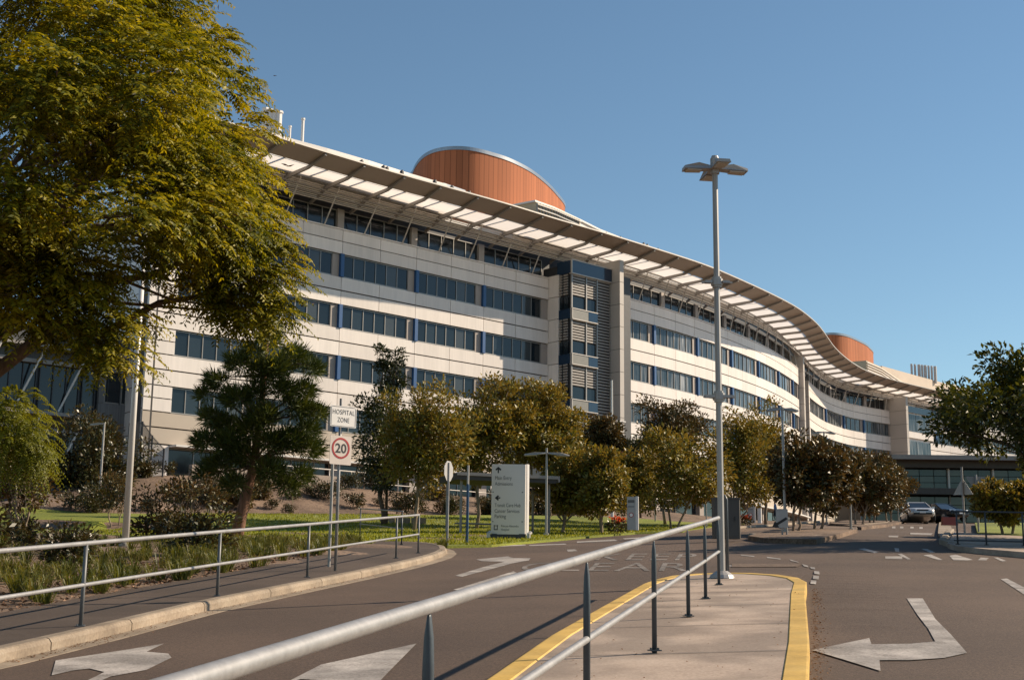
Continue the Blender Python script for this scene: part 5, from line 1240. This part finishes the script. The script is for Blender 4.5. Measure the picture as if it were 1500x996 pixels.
# she-oak like tree with needle plumes, leaning trunk
rng = np.random.default_rng(21); y0 = 46.0; b_ = tuple(map(float, at_y(345, 792, y0))); oak = thing('she_oak', 'dark plumed she-oak with leaning red brown trunk in front of the building', 'tree', b_); V = []; cl = []
for px, py, r in ((395, 490, .42), (430, 515, .55), (458, 535, .38), (385, 535, .6), (350, 525, .45), (415, 565, .5), (318, 552, .42), (345, 575, .5), (300, 575, .25), (440, 590, .55), (465, 600, .3), (385, 600, .6), (330, 615, .5), (300, 640, .42), (425, 635, .6), (455, 650, .45), (355, 655, .6), (395, 680, .6), (320, 675, .5), (440, 690, .4), (300, 690, .3), (345, 700, .45), (420, 705, .4), (375, 570, .5), (405, 530, .5), (310, 605, .35), (445, 565, .4), (372, 510, .4), (450, 625, .4), (335, 640, .5), (400, 640, .55), (365, 620, .55), (390, 460, .3), (400, 440, .25)):
    for dy in (-.7, .5):
        r *= 1.1; c = at_y(px, py, y0+dy*rng.uniform(.4, 1.6)); cl.append(c); n = int(1150*r*r)+40
        P, d = clump_points(c-np.array([0, 0, r*.35]), r*.75, r*.55, n, rng); D = d*.7+np.array([0, 0, .45])+rng.normal(size=(n, 3))*.5+unit(c-at_y(385, py, y0))*.5; V.append(leaf_quads(P, D, rng.normal(size=(n, 3)), rng.uniform(.22, .5, n), .034))
quads_object('crown', np.concatenate(V), M['leaf_oak'], oak, b_)
tp = [tuple(map(float, at_y(px, py, y0))) for px, py in ((345, 794), (352, 760), (363, 715), (372, 680), (380, 620), (388, 550), (394, 470))]
mb = MB(); mb.tube(tp, [.24, .2, .17, .15, .11, .07, .03], 10); tk = build('trunk', mb, mat('red brown peeling bark', (.23, .125, .08), .9, 0, .45, 3.5, .7, 25, .3, stretch=(3, 3, .5)), oak, smooth=True)
mb = MB()
for c in cl[::2]:
    i = min(6, max(3, int(np.argmin([abs(p[2]-(c[2]-.6)) for p in tp])))); mb.tube(wiggle(tp[i], tuple(c), rng, 3, .05), [.05, .04, .025, .01], 5)
build('limb', mb, M['bark'], tk, smooth=True)
def px_tree(label, bpx, cpx, half, Y, m_leaf='leaf_mag', stems=1, seed=0, grp='magnolias across the lawn and islands', ncl=84, nleaf=140, LW=(.22, .11), clr=None, tr=.09, name='magnolia_tree', bark='bark_pale', depth=1.0, zb=None, cat='tree', up=.25, hollow=.45, nbr=14):
    k = Y/FPX; x, y, z = map(float, at_y(bpx[0], bpx[1], Y)); z = (T(x, y) if zb is None else zb); c = at_y(cpx[0], cpx[1], Y); rx, rz = half[0]*k*1.14, half[1]*k*.98
    clr = clr or max(.3, .27*(rx+rz)/2+.12)
    return tree(label, (x, y, z), c, (rx, rx*depth, rz), ncl, clr, nleaf, LW, M[m_leaf], M[bark], tr, stems, seed, grp, None, name, cat, nbr, None, up, (0, 0), hollow)
px_tree('tall dark conical tree rising behind the golden magnolia', (562, 760), (562, 640), (34, 95), 68, 'leaf_cyp', 1, 31, None, 60, 110, (.2, .09), .55, .12, 'conical_tree', 'bark')
px_tree('narrow dark tip of foliage above the conical tree', (566, 760), (570, 545), (17, 42), 68.3, 'leaf_cyp', 1, 32, None, 26, 90, (.2, .09), .38, .07, 'conical_tree', 'bark')
px_tree('golden magnolia with pale slim trunk right of the speed sign', (606, 777), (618, 642), (58, 82), 63, 'leaf_mag', 1, 33, tr=.09)
px_tree('golden magnolia left of and behind the white pylon sign', (697, 768), (708, 632), (52, 74), 67, 'leaf_mag', 1, 34)
px_tree('broad golden magnolia crown above the white pylon sign', (752, 768), (770, 625), (52, 62), 69, 'leaf_mag', 2, 35)
px_tree('rounded magnolia at the right end of the golden row', (800, 770), (815, 640), (36, 66), 70, 'leaf_mag', 2, 36)
px_tree('lower green magnolia beside the twin headed path lamp', (824, 773), (836, 712), (40, 52), 62, 'leaf_mag', 1, 37)
px_tree('green magnolia left of the near red flowers', (880, 776), (882, 708), (31, 50), 61, 'leaf_mag', 1, 38)
px_tree('small magnolia directly behind the near notice board', (928, 768), (930, 700), (32, 40), 74, 'leaf_mag', 2, 39)
px_tree('dark slim tree below the flagpole arm', (880, 760), (880, 648), (26, 36), 80, 'leaf_mag_dark', 1, 40, None, name='slim_tree')
px_tree('large golden magnolia just left of the tall street lamp', (987, 766), (1000, 690), (56, 72), 68, 'leaf_mag', 2, 41)
px_tree('dark topped tree behind the large golden magnolia', (975, 760), (985, 635), (44, 44), 82, 'leaf_mag_dark', 1, 42, None, name='slim_tree')
px_tree('tall magnolia just right of the tall street lamp', (1082, 768), (1086, 680), (40, 72), 78, 'leaf_mag', 2, 43)
px_tree('upright magnolia behind the lamp with broad head', (1122, 768), (1118, 668), (30, 74), 82, 'leaf_mag', 1, 44)
px_tree('brown leaved magnolia on the front of the planted island', (1163, 781), (1180, 692), (46, 52), 54, 'leaf_mag_dark', 2, 45)
px_tree('brown leaved magnolia in the middle of the planted island', (1196, 780), (1212, 702), (36, 44), 57, 'leaf_mag_dark', 2, 46)
px_tree('brown leaved magnolia at the start of the far kerb row', (1258, 772), (1262, 708), (34, 38), 72, 'leaf_mag_dark', 2, 47)
px_tree('brown leaved magnolia in the middle of the far kerb row', (1277, 768), (1282, 708), (32, 38), 82, 'leaf_mag_dark', 2, 48)
px_tree('brown leaved magnolia at the end of the far kerb row', (1302, 765), (1304, 714), (24, 34), 88, 'leaf_mag_dark', 2, 49)
px_tree('low olive magnolia behind the black railing at the right edge', (1472, 772), (1474, 735), (42, 24), 52, 'leaf_mag', 2, 50)
px_tree('dark round bush beside the short pale lamp at the left', (132, 770), (130, 690), (54, 70), 78, 'leaf_bush', 1, 51, None, 110, 170, (.26, .13), None, .12, 'round_bush', 'bark')
px_tree('open branched magnolia shrub right of the tall pale lamp pole', (262, 785), (268, 728), (56, 34), 44, 'leaf_mag_dark', 4, 52, None, 42, 46, (.17, .07), .32, .06, 'magnolia_shrub', 'bark_pale', cat='shrub', nbr=28)
px_tree('dark magnolia shrub at the left edge under the feathery sapling', (30, 790), (25, 708), (52, 38), 38, 'leaf_mag_dark', 3, 53, None, 40, 60, (.17, .07), .3, .06, 'magnolia_shrub', 'bark_pale', cat='shrub', nbr=24)
px_tree('thin magnolia shrub between dark bush and tall pale lamp pole', (165, 775), (172, 722), (30, 36), 60, 'leaf_mag_dark', 2, 54, None, 30, 55, (.18, .08), .34, .05, 'magnolia_shrub', 'bark_pale', cat='shrub')
# dark clipped hedge mass behind the flags
px_tree('dark clipped hedge behind the flags', (938, 700), (938, 662), (34, 20), 100, 'leaf_cyp', 1, 55, None, 40, 120, (.25, .1), .8, .08, 'clipped_hedge', 'bark', cat='hedge')
# dark broad-leaved tree reaching in from the right edge
tree('dark broad leaved tree reaching in from the right edge', (20.8, 44.5, R(20.8, 44.5)+.1), (20.4, 44.2, 6.05), (6.4, 5.0, 2.1), 220, .8, 330, (.22, .10), M['leaf_right'], M['bark'], .2, 1, 61, None, None, 'broad_leaved_tree', 'tree', 40, None, .05, (0, 0), .5)
# shrubs on the bank
def shrub(label, x, y, r, m, seed, name='bank_shrub', grp='shrubs on the mulched bank', LW=(.16, .075), n=38):
    return tree(label, (x, y, T(x, y)), (x, y, T(x, y)+r*.75), (r, r, r*.75), 11, r*.5, n*3, LW, M[m], M['bark'], .025, 2, seed, grp, None, name, 'shrub', 6)
protos = [shrub('low olive shrub planted on the mulched bank below the terrace', -16.5, 79.5, .8, 'leaf_bush', 71), shrub('low olive shrub planted on the mulched bank below the terrace', -9.5, 84, .65, 'leaf_bush', 72, n=30), shrub('low olive shrub planted on the mulched bank below the terrace', -4, 87, .7, 'leaf_mag_dark', 73)]
rng = np.random.default_rng(77); k = 0
for i in range(400):
    x = rng.uniform(-24, 6); y = rng.uniform(68, 100); d = dist_F(x, y)
    if not (7 < d < 17.5) or k > 46: continue
    k += 1; dup(protos[k % 3], (x, y, T(x, y)-.05), rng.uniform(0, 6.2), rng.uniform(.6, 1.35))
for q_, (x, y) in enumerate(((-9.5, 30), (-13, 37), (-15.5, 43), (-8.4, 36), (-18, 45), (-11, 43.5), (-12.5, 31))):
    dup(protos[q_ % 3], (x, y, T(x, y)-.05), q_*1.3, .8+.07*q_, 'low olive shrub among the strappy grass of the left bed', 'shrubs in the left garden bed')
def flowers(px, py, Y, label):
    x, y, z = map(float, at_y(px, py, Y)); z = T(x, y) if not near_road(x, y) else R(x, y)+.15; k = Y/FPX; zc = float(at_y(px, py, Y)[2]); root = thing('flowering_shrub', label, 'shrub', (x, y, z)); rng = np.random.default_rng(int(px)); n = 260; h = max(.5, zc-z)
    P, d = clump_points(np.array([x, y, z+h*.55]), .55, h*.5, n, rng); quads_object('foliage', leaf_quads(P, d+rng.normal(size=(n, 3))*.4, rng.normal(size=(n, 3)), .16, .07), M['leaf_bush'], root, (x, y, z))
    n = 130; P, d = clump_points(np.array([x, y, zc]), .42, .14, n, rng); quads_object('blossom', leaf_quads(P, rng.normal(size=(n, 3)), rng.normal(size=(n, 3))+np.array([0, 0, 1]), .13, .09), M['flower'], root, (x, y, z))
flowers(905, 761, 60, 'shrub with red flowers left of the near notice board'); flowers(1090, 757, 80, 'shrub with orange red flowers right of the grey cabinet')
# strappy grass in the left bed, lawn blades, fallen leaves: uncountable
rng = np.random.default_rng(91); V = []; cnt = 0
while cnt < 520:
    y = rng.uniform(15, 49); u = UK-1.9-abs(rng.normal())*7.5; x = u+.224*y
    if inpoly(x, y, lawn_poly) or inpoly(x, y, path_poly) or y > 46 or (u > UK-3.0 and y > 36) or (rng.uniform() < .5 and min((x-p[0])**2+(y-p[1])**2 for p in inner_edge) < .4) or (rng.uniform() < .45*sstep(24, 15, y)): continue
    cnt += 1; n = 40; a = rng.uniform(0, 6.28, n); ln = rng.uniform(.28, .66, n)*rng.uniform(.5, 1.05); tilt = rng.uniform(.25, 1.35, n); r0 = rng.uniform(0, .12, n)
    z = T(x, y); base = np.stack([x+np.cos(a)*r0, y+np.sin(a)*r0, np.full(n, z)], 1); hd = np.stack([np.cos(a), np.sin(a), np.zeros(n)], 1); w_ = np.stack([-np.sin(a), np.cos(a), np.zeros(n)], 1)*.012
    p1 = base+hd*(ln*tilt*.35)[:, None]+np.array([0, 0, 1])*(ln*.62)[:, None]; p2 = base+hd*(ln*tilt*.95)[:, None]+np.array([0, 0, 1])*(ln*(.95-.45*tilt))[:, None]
    V.append(np.stack([base-w_, base+w_, p1+w_*.8, p1-w_*.8], 1)); V.append(np.stack([p1-w_*.8, p1+w_*.8, p2+w_*.15, p2-w_*.15], 1))
tag(quads_object('grass_tufts', np.concatenate(V), M['blade']), 'strappy grass tufts filling the left garden bed', 'grass', kind='stuff')
V = []; n = 52000; xs = rng.uniform(-17, 16, n); ys = 46+rng.uniform(0, 1, n)**1.5*34; keep = [inpoly(a, b, lawn_poly) for a, b in zip(xs, ys)]; xs = xs[keep]; ys = ys[keep]; n = len(xs); zs_ = np.array([T(a, b)+.02 for a, b in zip(xs, ys)])
P = np.stack([xs, ys, zs_], 1); D = np.stack([rng.normal(size=n)*.4, rng.normal(size=n)*.4, np.ones(n)], 1)
tag(quads_object('lawn_grass', leaf_quads(P, D, rng.normal(size=(n, 3)), rng.uniform(.05, .13, n), .035), M['lawn_blade']), 'short mown grass of the lawn beyond the junction', 'grass', kind='stuff')
P = []
for i in range(2000):
    r = rng.uniform()
    if r < .3: y = rng.uniform(8, 23); u = -.08+abs(rng.normal())*.075; x = u+.224*y; z = R(x, y)+.012
    elif r < .55: i = rng.integers(4, len(kerb_line)-1); f = rng.uniform(); x = kerb_line[i][0]*(1-f)+kerb_line[i+1][0]*f+abs(rng.normal())*.12+.03; y = kerb_line[i][1]*(1-f)+kerb_line[i+1][1]*f; z = R(x, y)+.02
    elif r < .7: i = rng.integers(2, 7); f = rng.uniform(); x = inner_edge[i][0]*(1-f)+inner_edge[i+1][0]*f+rng.normal()*.2; y = inner_edge[i][1]*(1-f)+inner_edge[i+1][1]*f; z = R(x, y)+.165
    elif r < .76: y = rng.uniform(9, 24); u = rng.uniform(-2.6, -.2); x = u+.224*y; z = R(x, y)+.16
    else: y = rng.uniform(14, 34); u = UK-3.2-abs(rng.normal())*2.2; x = u+.224*y; z = T(x, y)+.1
    P.append((x, y, z))
P = np.array(P); n = len(P)
tag(quads_object('fallen_leaves', leaf_quads(P, rng.normal(size=(n, 3))*np.array([1, 1, .15]), np.array([0, 0, 1])+rng.normal(size=(n, 3))*.3, rng.uniform(.014, .042, n), .016), M['litter']), 'dry fallen leaves along the kerbs and the bed edge', 'leaf litter', kind='stuff')
# bark chips over the front of the bed
n = 5200; ys = rng.uniform(13, 40, n); us = UK-1.6-np.abs(rng.normal(size=n))*3.2; xs = us+.224*ys; kp = np.array([not inpoly(a, b, path_poly) and a-.224*b < UK-1.8 for a, b in zip(xs, ys)]); xs = xs[kp]; ys = ys[kp]; n = len(xs); zs_ = np.array([T(a, b)+.03+(.08*max(0, math.sin(a*.9+b*.5)*math.sin(b*.7))) for a, b in zip(xs, ys)])
tag(quads_object('bark_chips', leaf_quads(np.stack([xs, ys, zs_], 1), rng.normal(size=(n, 3))*np.array([1, 1, .3]), np.array([0, 0, 1])+rng.normal(size=(n, 3))*.5, rng.uniform(.05, .14, n), .045), mat_leaf('bark chip', [(.10, .055, .03), (.22, .13, .085), (.34, .22, .15)], None, 0, .85, .2)), 'loose bark mulch along the front of the left bed', 'mulch', kind='stuff')

# ------------------------------------------------------------------ cars and a pedestrian
def car(label, loc, yaw, paint, name='parked_car'):
    root = thing(name, label, 'car', (0, 0, 0))
    st = [(-2.28, .70, .42, .80), (-2.15, .82, .30, .93), (-1.6, .88, .24, .97), (-.6, .90, .22, .96), (.7, .90, .22, .94), (1.3, .89, .24, .90), (1.85, .86, .25, .80), (2.15, .78, .30, .70), (2.28, .62, .40, .60)]
    V = []; n = len(st)
    for y, w_, zb, zt in st:
        h = zt-zb
        for a, b in ((-.9, 0), (-1, .3), (-.97, .75), (-.86, 1), (-.4, 1.035), (.4, 1.035), (.86, 1), (.97, .75), (1, .3), (.9, 0)): V.append((a*w_, y, zb+h*b))
    k = 10; fs = [tuple(range(k-1, -1, -1)), tuple((n-1)*k+i for i in range(k))]
    for i in range(n-1):
        for j in range(k): fs.append((i*k+j, i*k+(j+1) % k, (i+1)*k+(j+1) % k, (i+1)*k+j))
    mb = MB(); mb.add(V, fs); body = build('body', mb, M[paint], root, smooth=True)
    md = body.modifiers.new('bevel', 'BEVEL'); md.width = .03; md.segments = 2
    lo = [(-1.85, .76, .94), (.98, .78, .92)]; ht = 1.44
    mb = MB(); base = [(-.76, -1.85, .95), (.76, -1.85, .95), (.79, 1.02, .92), (-.79, 1.02, .92)]; top = [(-.56, -1.05, ht-.03), (.56, -1.05, ht-.03), (.58, .12, ht-.03), (-.58, .12, ht-.03)]; mb.hexa(base+top); build('cabin_glass', mb, M['glass_dark'], root)
    mb = MB(); mb.add([(-.57, -1.1, ht-.04), (.57, -1.1, ht-.04), (.59, .16, ht-.04), (-.59, .16, ht-.04), (-.5, -1.0, ht+.02), (.5, -1.0, ht+.02), (.5, .05, ht+.02), (-.5, .05, ht+.02), (0, -.5, ht+.045)], [(3, 2, 1, 0), (0, 1, 5, 4), (1, 2, 6, 5), (2, 3, 7, 6), (3, 0, 4, 7), (4, 5, 8), (5, 6, 8), (6, 7, 8), (7, 4, 8)]); build('roof', mb, M[paint], root)
    mb = MB()
    for a, b in zip(base, top): mb.tube([a, b], .04, 6)
    for s in (-1, 1): mb.tube([(s*.785, -.35, .93), (s*.585, -.4, ht-.02)], .035, 6)
    build('pillars', mb, M[paint], root)
    for s in (-1, 1):
        mb = MB(); mb.add([(s*.80, 2.02, .66), (s*.45, 2.235, .63), (s*.45, 2.225, .73), (s*.80, 1.98, .79), (s*.76, 1.96, .66), (s*.45, 2.1, .63), (s*.45, 2.1, .73), (s*.76, 1.9, .78)], [(0, 1, 2, 3), (4, 7, 6, 5), (0, 3, 7, 4), (1, 5, 6, 2), (3, 2, 6, 7), (0, 4, 5, 1)]); build('headlight', mb, M['headlight'], root)
        mb = MB(); mb.box((s*.98, .72, 1.0), .17, .1, .12); build('mirror', mb, M[paint], root)
        for y in (-1.38, 1.4):
            mb = MB(); mb.tube([(s*.70, y, .32), (s*.73, y, .32), (s*.90, y, .32), (s*.92, y, .32)], [.29, .32, .32, .29], 20); w_ = build('wheel', mb, M['tyre'], root); mb = MB(); mb.tube([(s*.90, y, .32), (s*.928, y, .32)], [.21, .19], 16); build('rim', mb, M['frame'], w_)
    mb = MB(); mb.box((0, 2.245, .63), .72, .06, .13); build('grille', mb, M['black'], root); mb = MB(); mb.box((0, 2.25, .42), 1.2, .08, .12); build('bumper_intake', mb, M['black'], root); mb = MB(); mb.box((0, 2.30, .50), .40, .02, .11); build('number_plate', mb, M['white_sign'], root)
    root.location = loc; root.rotation_euler = (math.atan(.06), 0, yaw); return root
p = at_y(1344, 770, 93); car('silver white sedan facing us on the far road', (p[0], p[1], R(p[0], p[1])+.01), math.pi-.12, 'car_silver', 'sedan_car')
p = at_y(1374, 766, 100); car('black car half hidden behind the silver white sedan', (p[0]+.3, p[1], R(p[0], p[1])+.01), math.pi+.35, 'car_black', 'parked_car')
def person(label, x, y, z, h, yaw):
    root = thing('person', label, 'person', (x, y, z)); s = h/1.72
    J = {'pel': (0, 0, .93, .13), 'abd': (0, .01, 1.10, .125), 'che': (0, 0, 1.30, .145), 'nec': (0, .01, 1.47, .055), 'hea': (0, .03, 1.56, .085), 'top': (0, .02, 1.66, .08), 'hl': (-.09, 0, .88, .1), 'kl': (-.1, .1, .5, .065), 'al': (-.1, .02, .09, .042), 'tl': (-.1, .17, .04, .04), 'hr': (.09, 0, .88, .1), 'kr': (.1, .02, .49, .065), 'ar': (.1, -.18, .12, .042), 'tr': (.1, -.05, .04, .04), 'sl': (-.19, 0, 1.39, .065), 'el': (-.25, -.06, 1.1, .045), 'wl': (-.24, .08, .87, .034), 'dl': (-.23, .13, .79, .036), 'sr': (.19, 0, 1.39, .065), 'er': (.25, -.08, 1.1, .045), 'wr': (.25, .02, .86, .034), 'dr': (.24, .06, .78, .036)}
    E = ['pel-abd', 'abd-che', 'che-nec', 'nec-hea', 'hea-top', 'pel-hl', 'hl-kl', 'kl-al', 'al-tl', 'pel-hr', 'hr-kr', 'kr-ar', 'ar-tr', 'che-sl', 'sl-el', 'el-wl', 'wl-dl', 'che-sr', 'sr-er', 'er-wr', 'wr-dr']
    K = list(J); me = bpy.data.meshes.new('body'); me.from_pydata([tuple(c*s for c in J[k][:3]) for k in K], [tuple(K.index(q) for q in e.split('-')) for e in E], []); ob = bpy.data.objects.new('body', me); COL.objects.link(ob)
    ob.modifiers.new('skin', 'SKIN'); sb = ob.modifiers.new('sub', 'SUBSURF'); sb.levels = 2; sb.render_levels = 2
    for i, k_ in enumerate(K): me.skin_vertices[0].data[i].radius = (J[k_][3]*s,)*2
    me.skin_vertices[0].data[0].use_root = True
    bpy.context.view_layer.update(); m2 = bpy.data.meshes.new_from_object(ob.evaluated_get(bpy.context.evaluated_depsgraph_get())); bpy.data.objects.remove(ob)
    m2.materials.clear()
    for nm in ('skin', 'cloth_blue', 'cloth_dark'): m2.materials.append(M[nm])
    for p in m2.polygons:
        c = p.center/s; p.material_index = 0 if c.z > 1.46 or (abs(c.x) > .2 and c.z < 1.0) else (1 if c.z > .95 else 2); p.use_smooth = True
    o = bpy.data.objects.new('body', m2); COL.objects.link(o); o.parent = root
    mb = MB(); mb.tube([(0, -.03*s, 1.56*s), (0, -.01*s, 1.66*s), (0, .02*s, 1.735*s)], [.085*s, .1*s, .05*s], 10); h_ = bpy.data.objects.new('hair', mesh_from('hair', mb.v, mb.f, M['hair'], True)); COL.objects.link(h_); h_.parent = root
    root.rotation_euler = (0, 0, yaw)
x, y, _ = map(float, at_y(1136, 766, 118)); person('person in blue shirt and dark trousers walking behind the planted island', x, y, R(x, y)+.14, 1.72, 1.2)

# ------------------------------------------------------------------ camera, light, sky
cam = bpy.data.cameras.new('camera'); cam.sensor_width = 36; cam.lens = FPX/1500*36; cam.clip_end = 8000; cam.clip_start = .1
co = bpy.data.objects.new('camera', cam); COL.objects.link(co)
fw = Vector((0, cp, sp)); up = Vector((0, -sp, cp)); rt = Vector((1, 0, 0))
X = rt*cr+up*sr; Y = -rt*sr+up*cr; Z = -fw
co.matrix_world = Matrix(((X.x, Y.x, Z.x, 0), (X.y, Y.y, Z.y, 0), (X.z, Y.z, Z.z, 0), (0, 0, 0, 1)))
scene.camera = co
EL = math.radians(31.5); AZ = math.atan2(.95, .31)          # azimuth from +Y towards +X
sv = Vector((math.sin(AZ)*math.cos(EL), math.cos(AZ)*math.cos(EL), math.sin(EL)))
sl = bpy.data.lights.new('sun', 'SUN'); sl.energy = 4.5; sl.angle = math.radians(.5); sl.color = (1, .83, .62)
so = bpy.data.objects.new('sun', sl); COL.objects.link(so); so.rotation_euler = sv.to_track_quat('Z', 'Y').to_euler()
w = bpy.data.worlds.new('World'); scene.world = w; w.use_nodes = True; nt = w.node_tree
sky = nt.nodes.new('ShaderNodeTexSky'); sky.sky_type = 'NISHITA'; sky.sun_disc = False; sky.sun_elevation = EL; sky.sun_rotation = AZ
sky.air_density = 1.0; sky.air_density = 1.0; sky.dust_density = .0; sky.ozone_density = 2.0
bg = nt.nodes['Background']; bg.inputs['Strength'].default_value = .076; tint = nt.nodes.new('ShaderNodeMixRGB'); tint.blend_type = 'MULTIPLY'; tint.inputs[0].default_value = 1; tint.inputs[2].default_value = (.90, .985, .95, 1)
nt.links.new(sky.outputs[0], tint.inputs[1]); nt.links.new(tint.outputs[0], bg.inputs[0])
vs = scene.view_settings; vs.view_transform = 'Standard'; vs.look = 'None'; vs.exposure = 0.62; vs.gamma = 1.0; vs.use_curve_mapping = False
scene.cycles.max_bounces = 6; scene.cycles.transparent_max_bounces = 6
